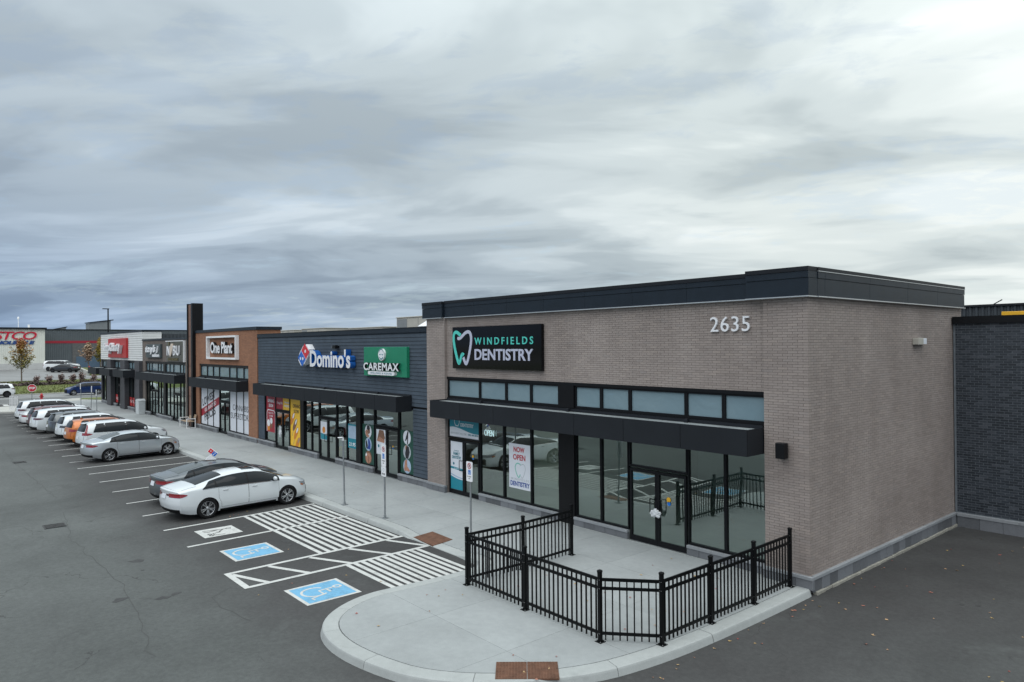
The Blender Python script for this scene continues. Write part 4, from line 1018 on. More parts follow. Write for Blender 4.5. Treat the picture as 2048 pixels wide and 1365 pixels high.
write('N', -50.4, -49.7, 4.93, 5.62, -.10, 'letter_white', t, .08, -.01, name='letter'); write('BU', -48.75, -47.2, 4.93, 5.66, -.10, 'letter_white', t, .08, -.005, 0, 1.15, split=True, name='letter')
mb = MB(); mb.prism([(-49.3+.33*math.cos(a)+.22*math.sin(a)+.08*math.sin(2*a), 5.32+.50*math.sin(a)) for a in [2*math.pi*i/20 for i in range(20)]], -.17, -.102, f=fy); mb.build('leaf_letter', 'leaf_tan', t)
write('RESTAURANT', -50.2, -47.6, 4.54, 4.74, -.10, 'gold', t, .03, .03); mb = MB(); mb.prism(arc(-50.0, 5.83, .16, 0, 360, 12)[:-1], -.13, -.10, f=fy); mb.build('emblem', 'gold', t)
t = thing('mattress_sign', 'square red sign with overlapping white lettering on pale cladding', 'sign', (-66.8, 0, 4.6))
panel(t, 'board', 'sign_red', -70.5, -63.2, 4.63, 6.42, -.22, -.022)
write('SleepCountry', -71.1, -64.3, 5.0, 6.02, -.24, 'letter_white', t, .28, .035, .0, .8, split=True, name='letter')

# ------------------------------------------------------------------ window graphics and posters
def poster(name, label, mat, x0, x1, z0, z1, y, cat='poster', d=.006):
    t = thing(name, label, cat, ((x0+x1)/2, y, z0)); mb = MB(); mb.box(x0, x1, y-d, y, z0, z1); mb.build('sheet', mat, t); return t
def shape(t, name, mat, pts, y, d=.003): mb = MB(); mb.prism(pts, y-d, y, f=fy); return mb.build(name, mat, t)
Y1 = .150
t = poster('now_open_poster', 'white window poster with red NOW OPEN over a tooth outline', 'poster_white', -10.57, -9.48, .71, 2.20, .168)
write('NOW', -10.33, -9.78, 1.92, 2.10, .161, 'ink_red', t, .003, .03); write('OPEN', -10.36, -9.74, 1.66, 1.85, .161, 'ink_red', t, .003, .025)
mb = MB(); strokes(mb, smooth_path([(-9.98, 1.53), (-10.15, 1.57), (-10.27, 1.46), (-10.22, 1.25), (-10.08, 1.05), (-10.0, 1.2)], 2), .04, lambda a, b: (a, .160, b)); mb.build('tooth_outline', 'ink_mint', t)
mb = MB(); strokes(mb, smooth_path([(-10.02, 1.48), (-9.85, 1.57), (-9.73, 1.46), (-9.78, 1.25), (-9.9, 1.05), (-9.99, 1.16)], 2), .02, lambda a, b: (a, .160, b)); mb.build('tooth_outline', 'ink_grey', t)
write('WINDFIELDS', -10.48, -9.56, .985, 1.06, .161, 'ink_grey', t, .003, 0, 0, 1.5); write('DENTISTRY', -10.50, -9.54, .79, .95, .161, 'ink_blue', t, .003, .03)
t = poster('transom_banner', 'teal and white dentistry banner above the glass doors at left', 'poster_white', -13.99, -12.20, 2.105, 2.92, .168, 'banner')
shape(t, 'teal_field', 'poster_teal', [(-13.98, 2.915), (-13.98, 2.46)]+[(-13.98+1.77*i/12, 2.42+.07*math.sin(1.0+i/12*4.2)-.05*i/12) for i in range(1, 13)]+[(-12.21, 2.915)], .160)
write('DENTISTRY', -13.30, -12.52, 2.52, 2.65, .156, 'letter_white', t, .003, .02)
mb = MB(); strokes(mb, smooth_path([(-13.45, 2.78), (-13.66, 2.82), (-13.7, 2.66), (-13.58, 2.5), (-13.52, 2.56), (-13.46, 2.5), (-13.36, 2.7), (-13.42, 2.82)], 2), .025, lambda a, b: (a, .1555, b)); mb.build('tooth_outline', 'letter_white', t)
write('NEW PATIENTS WELCOME', -13.92, -12.95, 2.21, 2.29, .161, 'ink_grey', t, .003); write('(905) 404-8030', -12.86, -12.26, 2.20, 2.29, .161, 'ink_teal', t, .003, .01)
t = poster('door_poster', 'tall white and teal family dentistry poster on the left door leaf', 'poster_white', -13.93, -13.17, .17, 1.95, .160)
shape(t, 'teal_field', 'poster_teal', [(-13.925, .175), (-13.175, .175), (-13.175, .56)]+[(-13.175-.75*i/8, .56+.10*(i/8)**2) for i in range(1, 9)], .152)
mb = MB(); strokes(mb, [(-13.925+.75*i/8, .73-.11*math.sin(i/8*1.6)) for i in range(9)], .05, lambda a, b: (a, .1505, b)); mb.build('swoosh', 'pale_blue', t)
shape(t, 'teal_band', 'poster_teal', [(-13.925, .93), (-13.175, .89), (-13.175, .97), (-13.925, 1.01)], .152)
write('COMPLETE', -13.72, -13.42, 1.58, 1.62, .153, 'ink_teal', t, .003); write('FAMILY', -13.76, -13.36, 1.44, 1.55, .153, 'ink_teal', t, .003, .03); write('DENTISTRY', -13.84, -13.28, 1.30, 1.41, .153, 'ink_teal', t, .003, .03)
mb = MB(); mb.prism(arc(-13.74, 1.12, .05, 0, 360, 12)[:-1], .149, .152, f=fy); mb.build('emblem', 'ink_teal', t); write('BOOK NOW', -13.7, -13.35, .93, .97, .149, 'letter_white', t, .002)
t = thing('open_sign', 'small glowing OPEN letters hung inside the window', 'sign', (-11.5, .2, 2.3)); write('OPEN', -11.84, -11.33, 2.33, 2.54, .13, 'open_led', t, .02, -.012)
def sticker(label, x, z, y, r=.05):
    t = thing('door_sticker', label, 'sticker', (x, y, z)); mb = MB(); mb.prism(arc(x, z, r, 0, 360, 12)[:-1], y-.003, y, f=fy); mb.build('disc', 'yellow_paint', t)
    mb = MB(); mb.prism(arc(x+.01, z-r*1.5, r*.8, 0, 360, 12)[:-1], y-.003, y, f=fy); mb.build('disc', 'traffic_blue', t)
sticker('yellow round sticker on the dental office door', -12.57, 1.50, .158); sticker('yellow round sticker on the glass door behind the fence', -3.98, 1.32, .158, .07); sticker('yellow round sticker on the clinic door', -18.0, 1.30, .118, .045)
t = poster('red_poster', 'red Opening Soon poster showing drinks at far left of dark unit', 'poster_red', -31.58, -30.32, .78, 2.92, .128)
write('OPENING', -31.4, -30.5, 2.42, 2.60, .121, 'letter_white', t, .003, .03); write('SOON', -31.25, -30.65, 2.16, 2.34, .121, 'letter_white', t, .003, .03)
mb = MB(); strokes(mb, [(-31.52, .80), (-31.52, 1.75)]+arc(-31.3, 1.78, .22, 180, 90, 6)+arc(-30.58, 1.78, .2, 90, 0, 6)+[(-30.38, .80)], .05, lambda a, b: (a, .1195, b)); mb.build('arch_line', 'letter_white', t)
for k, (w_, z) in enumerate((('NOW YOU', 1.78), ('CAN DRINK', 1.62), ('TEA', 1.46))): write(w_, -31.3+.06*k, -30.62-.06*k, z, z+.10, .121, 'letter_white', t, .002)
shape(t, 'drink', 'amber', [(-31.42, .85), (-31.12, .85), (-31.08, 1.22), (-31.46, 1.22)], .119); shape(t, 'foam', 'letter_white', arc(-31.27, 1.27, .2, 0, 360, 12)[:-1], .1155)
shape(t, 'drink', 'brown_tone', [(-31.02, 1.0), (-30.78, 1.0), (-30.72, 1.36), (-31.06, 1.36)], .119); shape(t, 'foam', 'letter_white', arc(-30.89, 1.40, .17, 0, 360, 12)[:-1], .1155)
t = poster('transom_banner', 'half red half yellow banner over the closed doors', 'poster_red', -30.20, -29.30, 2.105, 2.92, .128, 'banner'); mb = MB(); mb.box(-29.298, -28.42, .122, .128, 2.105, 2.92); mb.build('sheet', 'poster_yellow', t)
write('Gong', -30.1, -29.7, 2.36, 2.54, .121, 'letter_white', t, .003); write('cha', -29.66, -29.36, 2.40, 2.56, .121, 'letter_white', t, .003)
write('Chungchun', -29.1, -28.5, 2.46, 2.58, .121, 'letter_white', t, .003, .03); write('RICEDOG', -29.1, -28.5, 2.28, 2.40, .121, 'letter_white', t, .003, .03)
t = poster('yellow_poster', 'tall yellow Opening Soon poster with corn dogs beside the closed doors', 'poster_yellow', -28.33, -27.02, .31, 2.92, .128)
write('OPENING', -28.0, -27.15, 2.30, 2.50, .121, 'ink_black', t, .003, .015); write('SOON', -27.9, -27.3, 2.04, 2.22, .121, 'ink_black', t, .003, .015)
for dx, dz, m in ((-.35, .78, 'amber'), (-.05, .48, 'brown_tone'), (.10, .05, 'amber'), (.28, -.45, 'amber')):
    x, z = -27.72+dx, .95+dz
    P = [(x+.22*math.cos(a)*.55+.34*math.sin(a)*.75, z+.40*math.sin(a)*.8-.1*math.cos(a)) for a in [2*math.pi*i/14 for i in range(14)]]
    shape(t, 'corn_dog', m, P, .119); shape(t, 'drizzle', 'letter_white' if m != 'amber' or dz > 0 else 'wood_pale', [(x+(a-x)*.45+.14, z+(b-z)*.45+.16) for a, b in P], .1155)
    mb = MB(); strokes(mb, [(x-.16, z-.24), (x-.36, z-.62)], .035, lambda a, b: (a, .119, b)); mb.build('stick', 'wood_pale', t)
def clinic_poster(label, x0, x1, z0, z1, pics):
    t = poster('clinic_poster', label, 'poster_green', x0, x1, z0, z1, .128); cx_ = (x0+x1)/2
    for z, bg, kind in pics:
        r = .285; c = shape(t, 'picture_disc', bg, arc(cx_, z, r, 0, 360, 24)[:-1], .1215)
        def sub(nm, mat, pts, y=.118): mb = MB(); mb.prism([(cx_+a, z+b) for a, b in pts], y-.002, y, f=fy); mb.build(nm, mat, c)
        if kind == 'leg': sub('figure', 'ink_black', [(-.02, .12), (.06, .27), (.12, .24), (.10, .05), (.08, -.25), (-.0, -.27), (.02, -.05), (-.10, -.16), (-.14, -.14)])
        elif kind == 'sleeve': sub('figure', 'ink_black', [(-.02, .27), (.14, .22), (.2, .0), (.08, -.27), (-.1, -.25), (-.14, -.05)]); sub('figure', 'skin_tone', [(-.12, .25), (-.02, .27), (-.05, .05), (-.12, .1)])
        elif kind == 'foot': sub('figure', 'skin_tone', [(-.16, .23), (.0, .28), (.02, .0), (.22, -.14), (.18, -.2), (-.08, -.18), (-.16, -.22), (-.22, -.12)])
        elif kind == 'back': sub('figure', 'skin_tone', [(-.24, -.12), (-.22, .08), (-.10, .20), (.12, .18), (.24, .02), (.2, -.16), (.04, -.27), (-.12, -.25)]); sub('figure', 'brown_tone', [(-.03, .05), (.03, .05), (.04, -.26), (-.02, -.26)], .1155); sub('figure', 'letter_white', [(-.26, .08), (-.18, .2), (-.1, .1), (-.2, .02)], .1155)
        elif kind == 'head': sub('figure', 'ink_black', [(-.1, .26), (.1, .27), (.17, .12), (.0, .05), (-.14, .1)]); sub('figure', 'brown_tone', [(-.06, .08), (.14, .12), (.16, -.06), (.02, -.12), (-.08, -.04)]); sub('figure', 'skin_tone', [(-.26, -.02), (-.12, .1), (.0, -.14), (.12, -.2), (-.02, -.28), (-.2, -.2)])
        elif kind == 'chair': sub('figure', 'ink_blue', [(-.02, .22), (.1, .24), (.2, .0), (.18, -.22), (-.1, -.2), (.0, -.05)]); sub('figure', 'ink_black', [(-.24, .08), (-.16, .2), (-.04, -.05), (-.1, -.22), (-.2, -.15)])
    return t
clinic_poster('dark green clinic poster with three round photos left of the clinic door', -20.58, -19.56, .31, 2.06, ((1.76, 'poster_white', 'head'), (1.19, 'pale_blue', 'chair'), (.62, 'brown_tone', 'back')))
clinic_poster('dark green clinic poster with leg sleeve and foot photos right of the clinic door', -17.41, -16.42, .31, 2.06, ((1.78, 'poster_white', 'leg'), (1.19, 'ink_grey', 'sleeve'), (.61, 'pale_blue', 'foot')))
t = poster('door_poster', 'white massage poster on the left leaf of the clinic door', 'poster_white', -19.35, -18.57, .87, 1.93, .118)
shape(t, 'picture', 'brown_tone', [(-19.30, 1.45), (-18.75, 1.42), (-18.62, 1.6), (-18.75, 1.90), (-19.1, 1.92)], .111); shape(t, 'picture', 'skin_tone', [(-19.3, 1.42), (-18.7, 1.38), (-18.66, 1.5), (-19.1, 1.62)], .1075)
mb = MB(); mb.prism(arc(-19.16, 1.22, .07, 0, 360, 12)[:-1], .108, .111, f=fy); mb.build('emblem', 'ink_teal', t); mb = MB(); strokes(mb, arc(-18.92, 1.16, .12, 0, 360, 16)[:-1], .02, lambda a, b: (a, .1095, b), True); mb.build('figure_outline', 'ink_grey', t)
# wrapped shop window
t = poster('window_wrap', 'white window wrap with slanted red band reading lowest guaranteed prices', 'poster_white', -43.05, -41.74, .31, 2.92, .128, 'window graphic')
for a, b in ((-41.69, -40.58), (-40.53, -39.40)): mb = MB(); mb.box(a, b, .122, .128, .31, 2.92); mb.build('sheet', 'poster_white', t)
zb = lambda x, d: .80+d+(x+43.05)/3.65*1.03
mb = MB()
for a, b in ((-43.05, -41.74), (-41.69, -40.58), (-40.53, -39.40)): mb.add([(a, .1195, zb(a, 0)), (b, .1195, zb(b, 0)), (b, .1195, zb(b, .50)), (a, .1195, zb(a, .50))], [(0, 1, 2, 3)])
mb.build('red_band', 'poster_red', t)
ang = math.atan2(1.03, 3.65)
write('LOWEST', -42.75, -40.1, 1.50, 2.02, .1185, 'ink_black', t, .003, .02, .0, rot=ang); write('GUARANTEED', -42.35, -39.95, 1.13, 1.38, .1165, 'letter_white', t, .003, .02, 0, rot=ang); write('PRICES', -42.35, -40.05, .52, 1.04, .1185, 'ink_black', t, .003, .02, 0, rot=ang)
t = poster('window_wrap', 'white window wrap reading cannabis superstore in plain black letters', 'poster_white', -37.42, -36.30, .31, 2.92, .128, 'window graphic')
for a, b in ((-36.26, -35.10), (-35.06, -34.04)): mb = MB(); mb.box(a, b, .122, .128, .31, 2.92); mb.build('sheet', 'poster_white', t)
write('CANNABIS', -36.95, -34.35, 1.62, 1.97, .1185, 'ink_black', t, .003, -.005); write('SUPERSTORE', -37.30, -34.06, 1.10, 1.46, .1185, 'ink_black', t, .003, -.005)
for lab, a, b in (('red sale panel low in the window left of the shop door', -68.95, -67.9), ('red sale panel low in the window right of the shop door', -66.4, -65.35), ('wide red sale panel low in the window beside the grey bin', -63.4, -61.1)):
    t = poster('sale_panel', lab, 'sign_red', a, b, .33, 1.1, .128); write('SALE', a+.15, b-.15, .62, .86, .121, 'letter_white', t, .003)
t = poster('striped_panel', 'red and white striped strip up the window behind the grey bin', 'sign_red', -60.9, -60.0, .33, 2.92, .128); mb = MB()
for i in range(9): z = .38+i*.28; mb.add([(-60.88, .1205, z), (-60.02, .1205, z+.16), (-60.02, .1205, z+.26), (-60.88, .1205, z+.10)], [(0, 1, 2, 3)])
mb.build('stripe', 'letter_white', t)
t = poster('door_poster', 'pale teal food poster on the left leaf of the pizza shop door', 'poster_white', -24.72, -24.02, .98, 1.86, .105)
shape(t, 'picture', 'poster_teal', [(-24.7, 1.0), (-24.04, 1.0), (-24.04, 1.22), (-24.7, 1.30)], .098); shape(t, 'picture', 'amber', arc(-24.37, 1.46, .16, 0, 360, 12)[:-1], .098)
t = poster('menu_poster', 'dark teal menu poster in the window right of the pizza shop door', 'poster_teal', -21.95, -21.16, .86, 1.95, .132)
shape(t, 'picture', 'pale_blue', [(-21.9, 1.30), (-21.2, 1.30), (-21.2, 1.88), (-21.9, 1.88)], .125); write('21.95', -21.85, -21.25, .95, 1.12, .125, 'letter_white', t, .003, .03)
t = thing('drinks_cooler', 'red drinks cooler standing inside the pizza shop window', 'cooler', (-22.5, .6, 0)); mb = MB(); mb.bbox(-22.92, -22.15, .40, 1.0, .02, 1.72, .03); mb.build('cabinet', 'sign_red', t); mb = MB(); mb.box(-22.84, -22.24, .385, .397, .3, 1.35); mb.build('glass_door', 'car_glass', t)
for k in range(3): mb = MB(); mb.box(-22.82, -22.26, .375, .384, .55+.27*k, .58+.27*k); mb.build('shelf', 'steel_galv', t)
t = thing('floor_sign', 'pale yellow folding floor sign inside the pizza shop door', 'floor sign', (-23.5, .5, 0))
for sg in (-1, 1):
    mb = MB(); mb.prism([(-23.72, .02), (-23.28, .02), (-23.38, .72), (-23.62, .72)], 0, .02, f=lambda a, b, c, sg=sg: (a, .55+sg*(.16*(1-b/.72))+c, b)); mb.build('panel', 'poster_yellow', t)
def crumple(label, c, r, seed):
    bm = bmesh.new(); bmesh.ops.create_icosphere(bm, subdivisions=3, radius=1); rnd = random.Random(seed); ph = [rnd.uniform(0, 6) for _ in range(6)]
    for v in bm.verts:
        p = v.co; k = 1+.28*math.sin(5*p.x+ph[0])*math.sin(6*p.z+ph[1])+.16*math.sin(11*p.y+ph[2])*math.sin(9*p.x+ph[3])+rnd.uniform(-.07, .07)
        v.co = Vector((c[0]+p.x*r[0]*k, c[1]+p.y*r[1]*k, c[2]+p.z*r[2]*k))
    me = bpy.data.meshes.new('plastic_bag'); bm.to_mesh(me); bm.free(); me.materials.append(MATS['plastic_bag'])
    put('plastic_bag', me, label=label, cat='bag')
crumple('crumpled white plastic bag tied round the door handles behind the fence', (-4.34, .05, .92), (.17, .05, .11), 3)
crumple('white plastic bag hanging from the closed door handles of the dark unit', (-29.42, .02, .93), (.13, .05, .30), 8)

# ------------------------------------------------------------------ black picket fence round the patio
Fn = thing('patio_fence', 'black metal picket fence enclosing the concrete patio', 'fence', (-2.8, -4, 0))
def fence_post(x, y, yaw=0):
    mb = MB(); h = .034; mb.bbox(x-h, x+h, y-h, y+h, .012, 1.285, .004); p = mb.build('post', 'fence_black', Fn)
    mb = MB(); mb.bbox(x-.043, x+.043, y-.043, y+.043, 1.286, 1.325, .012); mb.build('post_cap', 'fence_black', p)
    mb = MB(); mb.bbox(x-.075, x+.075, y-.075, y+.075, .001, .012, .003); mb.build('base_plate', 'fence_black', p)
    mb = MB()
    for a in (-1, 1):
        for b in (-1, 1): mb.cyl((x+a*.055, y+b*.055, .012), (x+a*.055, y+b*.055, .026), .009, n=6)
    for z in (.16, .99, 1.15):
        for a in (-1, 1): mb.cyl((x+a*.02, y-.034, z), (x+a*.02, y-.040, z), .006, n=6)
    mb.build('bolts', 'bolt', p)
def fence_panel(a, b, n):
    a = Vector((*a, 0)); b = Vector((*b, 0)); d = (b-a).normalized(); L_ = (b-a).length; q = Matrix.Rotation(math.atan2(d.y, d.x), 3, 'Z'); mid = (a+b)/2
    for z, hh in ((.16, .026), (.99, .026), (1.15, .028)):
        mb = MB(); mb.obox((mid.x, mid.y, z), L_/2-.036, .017, hh, q); mb.build('rail', 'fence_black', Fn)
    pk = MB(); pk.box(-.0125, .0125, -.0125, .0125, -.53, .555); pm = pk.mesh('picket', 'fence_black')
    for i in range(n):
        p = a+d*(L_*(i+.75)/(n+.5)); o = put('picket', pm, Fn, loc=(p.x, p.y, .57)); o.rotation_euler = (0, 0, math.atan2(d.y, d.x))
P_ = [(-5.36, -5.55), (-3.32, -5.58), (-1.21, -5.60), (-.37, -4.86), (-.36, -3.32), (-.35, -1.76), (-.38, -.19)]
for x, y in P_+[(-5.30, -3.88), (-5.38, -2.12)]: fence_post(x, y)
for a, b, n in ((0, 1, 16), (1, 2, 16), (2, 3, 8), (3, 4, 12), (4, 5, 12), (5, 6, 12)): fence_panel(P_[a], P_[b], n)
fence_panel(P_[0], (-5.30, -3.88), 13); fence_panel((-5.30, -3.88), (-5.38, -2.12), 13)

# ------------------------------------------------------------------ sign posts and kerbside furniture
def sign_post(label, x, y, h, plates, lean=0.0, group='accessible parking sign posts on the kerb', yaw=0):
    t = thing('parking_sign', label, 'sign post', (x, y, 0), group)
    mb = MB(); mb.cyl((x, y, .01), (x+lean, y, h), .028, n=10); mb.build('pole', 'steel_galv', t)
    mb = MB(); mb.bbox(x-.10, x+.10, y-.10, y+.10, .001, .014, .004); mb.cyl((x, y, .012), (x+.001, y, .11), .040, n=10); mb.build('base_plate', 'steel_galv', t)
    for z0, z1, kind in plates:
        c = x+lean*(z1/h); mb = MB(); P = [(c+sx*(.145-.03)+.03*math.cos(R_(a)), (z1-.03 if sz > 0 else z0+.03)+.03*math.sin(R_(a))) for sx, sz, aa in ((1, 1, (0, 45, 90)), (-1, 1, (90, 135, 180)), (-1, -1, (180, 225, 270)), (1, -1, (270, 315, 360))) for a in aa]
        mb.prism(P, y-.040, y-.034, f=fy); pl = mb.build('sign_plate', 'letter_white', t); H = z1-z0; yy = y-.0425
        if kind == 'full':
            mb = MB(); strokes(mb, arc(c, z0+H*.78, .078, 0, 360, 20)[:-1], .022, lambda a, b: (a, yy, b), True); strokes(mb, [(c-.055, z0+H*.78+.055), (c+.055, z0+H*.78-.055)], .02, lambda a, b: (a, yy-.001, b)); mb.build('prohibition_ring', 'ink_red', pl)
            write('P', c-.03, c+.035, z0+H*.78-.045, z0+H*.78+.045, yy+.003, 'ink_black', pl, .003, .03)
            mb = MB(); mb.box(c-.062, c+.062, yy, y-.0402, z0+H*.35, z0+H*.58); bl = mb.build('blue_field', 'traffic_blue', pl); zc = z0+H*.45
            mb = MB(); f = lambda a, b: (a, yy-.002, b); strokes(mb, arc(c-.005, zc-.012, .03, 120, 400, 14), .01, f); strokes(mb, [(c-.015, zc+.04), (c-.012, zc), (c+.02, zc), (c+.036, zc-.035)], .012, f); mb.prism(arc(c-.015, zc+.055, .012, 0, 360, 8)[:-1], yy-.002, yy-.001, f=fy); mb.build('symbol', 'letter_white', bl)
            write('BY PERMIT', c-.09, c+.09, z0+H*.22, z0+H*.275, yy+.003, 'ink_black', pl, .003); write('ONLY', c-.04, c+.04, z0+H*.125, z0+H*.17, yy+.003, 'ink_black', pl, .003)
        elif kind == 'tab':
            mb = MB(); strokes(mb, arc(c, z0+H*.66, .045, 0, 360, 14)[:-1], .016, lambda a, b: (a, yy, b), True); mb.build('ring', 'ink_grey', pl); write('FINE', c-.09, c+.09, z0+H*.14, z0+H*.34, yy+.003, 'ink_black', pl, .003, .02)
    return t
sign_post('galvanised sign post with one white accessible parking plate behind the fence corner', -8.51, -3.04, 2.1, ((1.60, 2.17, 'full'),))
sign_post('galvanised sign post carrying two stacked white parking plates near the rusty plate', -12.155, -3.71, 2.2, ((1.66, 2.36, 'full'), (1.34, 1.655, 'tab')))
t = sign_post('bare galvanised sign post with an edge on plate beside the white sedan', -14.80, -3.757, 2.30, (), -.08)
mb = MB(); mb.bbox(-14.95, -14.82, -3.93, -3.77, 2.32, 2.345, .004); mb.bbox(-14.91, -14.85, -3.80, -3.74, 2.22, 2.318, .004); mb.build('sign_plate', 'letter_white', t)
for lab, x, y, h, ln in (('thin sign post farthest along the kerb near the white clad shop', -71.96, -2.30, 2.1, .0), ('thin leaning sign post before the white clad shop', -64.24, -2.80, 2.2, .5), ('thin straight sign post right of the leaning one', -63.85, -2.42, 1.85, 0)):
    t = sign_post(lab, x, y, h, (), ln, 'sign posts at the far end of the kerb'); c = x+ln; mb = MB(); mb.bbox(c-.15, c+.15, y-.045, y-.035, h-.55, h, .002); mb.build('sign_plate', 'letter_white', t)

t = thing('bench', 'white framed bench with pale wooden slats against the shop front', 'bench', (-43.9, -.5, 0))
bx0, bx1, by0, by1 = -44.95, -43.35, -.78, -.18
for x in (bx0, bx1-.05): mb = MB(); mb.box(x, x+.05, by0, by0+.05, 0, .66); mb.box(x, x+.05, by1-.05, by1, 0, .66); mb.box(x, x+.05, by0+.05, by1-.05, .61, .66); mb.box(x, x+.05, by0+.05, by1-.05, 0.0, .04); mb.build('leg_frame', 'metal_white', t)
for i in range(4): y = by0+.06+i*.125; mb = MB(); mb.bbox(bx0+.06, bx1-.06, y, y+.105, .42, .455, .004); mb.build('seat_slat', 'wood_pale', t)
for i in range(3): z = .56+i*.115; mb = MB(); mb.obox(((bx0+bx1)/2, by1+.02+i*.025, z+.05), (bx1-bx0)/2-.06, .014, .048, Matrix.Rotation(-.2, 3, 'X')); mb.build('back_slat', 'wood_pale', t)
t = thing('litter_bin', 'pale grey bin with curved hood standing by the white clad shop', 'bin', (-57.6, -.35, 0))
mb = MB(); mb.bbox(-58.05, -57.1, -.62, -.06, .01, 1.05, .04); mb.build('bin_body', 'bin_grey', t)
mb = MB(); mb.prism([(-58.05, 1.052), (-57.1, 1.052)]+[(-57.575+.475*math.cos(R_(a)), 1.10+.16*math.sin(R_(a))) for a in range(0, 181, 20)], -.62, -.06, f=fy); mb.build('hood', 'bin_grey', t)

def tactile(label, cx_, cy, w, h, ang, n):
    t = thing('tactile_plate', label, 'tactile plate', (0, 0, 0), 'tactile plates set in the walk'); q = Matrix.Rotation(ang, 4, 'Z'); T = Matrix.Translation((cx_, cy, 0)) @ q
    mb = MB(); f = lambda a, b, c: tuple(T @ Vector((a, b, c)));
    zz = lambda a, b: dip(*(T @ Vector((a, b, 0))).xy)
    c4 = [(-w/2, -h/2), (w/2, -h/2), (w/2, h/2), (-w/2, h/2)]; mb.add([tuple(T @ Vector((a, b, zz(a, b)+.010))) for a, b in c4]+[tuple(T @ Vector((a, b, zz(a, b)-.02))) for a, b in c4], [(0, 1, 2, 3), (0, 4, 5, 1), (1, 5, 6, 2), (2, 6, 7, 3), (3, 7, 4, 0)]); mb.build('plate', 'rust_iron', t)
    mb = MB(); m = max(3, int(n*h/w))
    for i in range(n):
        for j in range(m):
            a, b = -w/2+w*(i+.5)/n, -h/2+h*(j+.5)/m; z = zz(a, b)+.011; r = .019; v = [tuple(T @ Vector((a+r*math.cos(k*1.0472), b+r*math.sin(k*1.0472), z))) for k in range(6)]+[tuple(T @ Vector((a+.6*r*math.cos(k*1.0472), b+.6*r*math.sin(k*1.0472), z+.009))) for k in range(6)]
            mb.add(v, [(k, (k+1) % 6, 6+(k+1) % 6, 6+k) for k in range(6)]+[list(range(6, 12))])
    mb.build('dome', 'rust_iron', t, kind='stuff'); return t
a_ = math.atan2(.81, .68)-0.02
for k, lab in ((-.5, 'rust brown tactile plate at the kerb nose, left of its twin'), (.5, 'rust brown tactile plate at the kerb nose, right of its twin')):
    ux, uy = math.cos(a_), math.sin(a_); tactile(lab, -1.245+ux*k*.535, -7.385+uy*k*.535, .525, .62, a_, 10)
tactile('rust brown tactile plate by the kerb ramp behind the fence', -9.39, -3.76, 1.08, .66, -.04, 16)
def drain(label, x0, x1, y0, y1):
    t = thing('drain_grate', label, 'drain', ((x0+x1)/2, (y0+y1)/2, GZ), 'drain grates in the asphalt'); mb = MB(); mb.box(x0, x1, y0, y1, GZ+.002, GZ+.007); mb.build('frame', 'black_plastic', t); mb = MB()
    n = 9
    for i in range(n): x = x0+.02+(x1-x0-.04)*i/n; mb.box(x, x+(x1-x0)/n*.5, y0+.03, y1-.03, GZ+.0072, GZ+.014)
    for y in (y0, y1-.028): mb.box(x0, x1, y, y+.028, GZ+.0072, GZ+.014)
    mb.build('bar', 'grate_iron', t)
drain('square iron drain grate in the driving lane nearer the camera', -19.30, -18.68, -12.02, -11.43); drain('iron drain grate farther along the driving lane', -35.5, -34.85, -11.27, -10.72)

# ------------------------------------------------------------------ roof units
def roof_unit(label, x0, x1, y0, y1, z1, kind=0):
    t = thing('rooftop_unit', label, 'roof unit', ((x0+x1)/2, y0, 5.9), 'rooftop air handling units'); mb = MB(); mb.bbox(x0, x1, y0, y1, 5.9, z1, .03); mb.build('casing', 'hvac_beige', t)
    mb = MB(); mb.bbox(x0-.04, x1+.04, y0-.04, y1+.04, z1+.001, z1+.05, .01); mb.build('lid', 'hvac_beige', t)
    mb = MB(); mb.box(x0+.1, x0+(x1-x0)*.25, y0-.012, y0-.001, 6.05, z1-.08); mb.build('coil_grille', 'hvac_grey', t)
    for k in (.5, .75): mb = MB(); mb.box(x0+(x1-x0)*k, x0+(x1-x0)*k+.02, y0-.01, y0-.001, 5.95, z1-.05); mb.build('panel_joint', 'hvac_grey', t)
    if kind:
        mb = MB(); mb.prism([(y0-.001, z1-.15), (y0-.75, z1-.55), (y0-.72, z1-.58), (y0-.001, z1-.2)], x1-1.15, x1-.1, f=lambda a, b, c: (c, a, b)); mb.build('rain_hood', 'letter_white', t)
    return t
roof_unit('beige rooftop unit low behind the dark parapet, leftmost of three', -50.2, -45.9, 8.0, 10.2, 6.80)
roof_unit('beige rooftop unit low behind the dark parapet, middle of three', -44.5, -40.6, 8.0, 10.2, 6.84)
roof_unit('long beige rooftop unit low behind the dark parapet, rightmost of three', -36.8, -32.3, 8.0, 10.2, 6.72)
roof_unit('tall beige rooftop unit with white hood beside the corner building', -27.3, -22.8, 6.0, 8.2, 7.08, 1)
t = thing('roof_stack', 'dark vent stack behind the tall beige rooftop unit', 'vent', (-24.2, 9, 5.9)); mb = MB(); mb.bbox(-26.2, -24.6, 9.0, 9.8, 5.9, 7.75, .02); mb.build('duct', 'frame_black', t); mb = MB(); mb.box(-25.9, -25.2, 8.985, 8.999, 7.38, 7.62); mb.build('plate', 'hydrant_red', t)

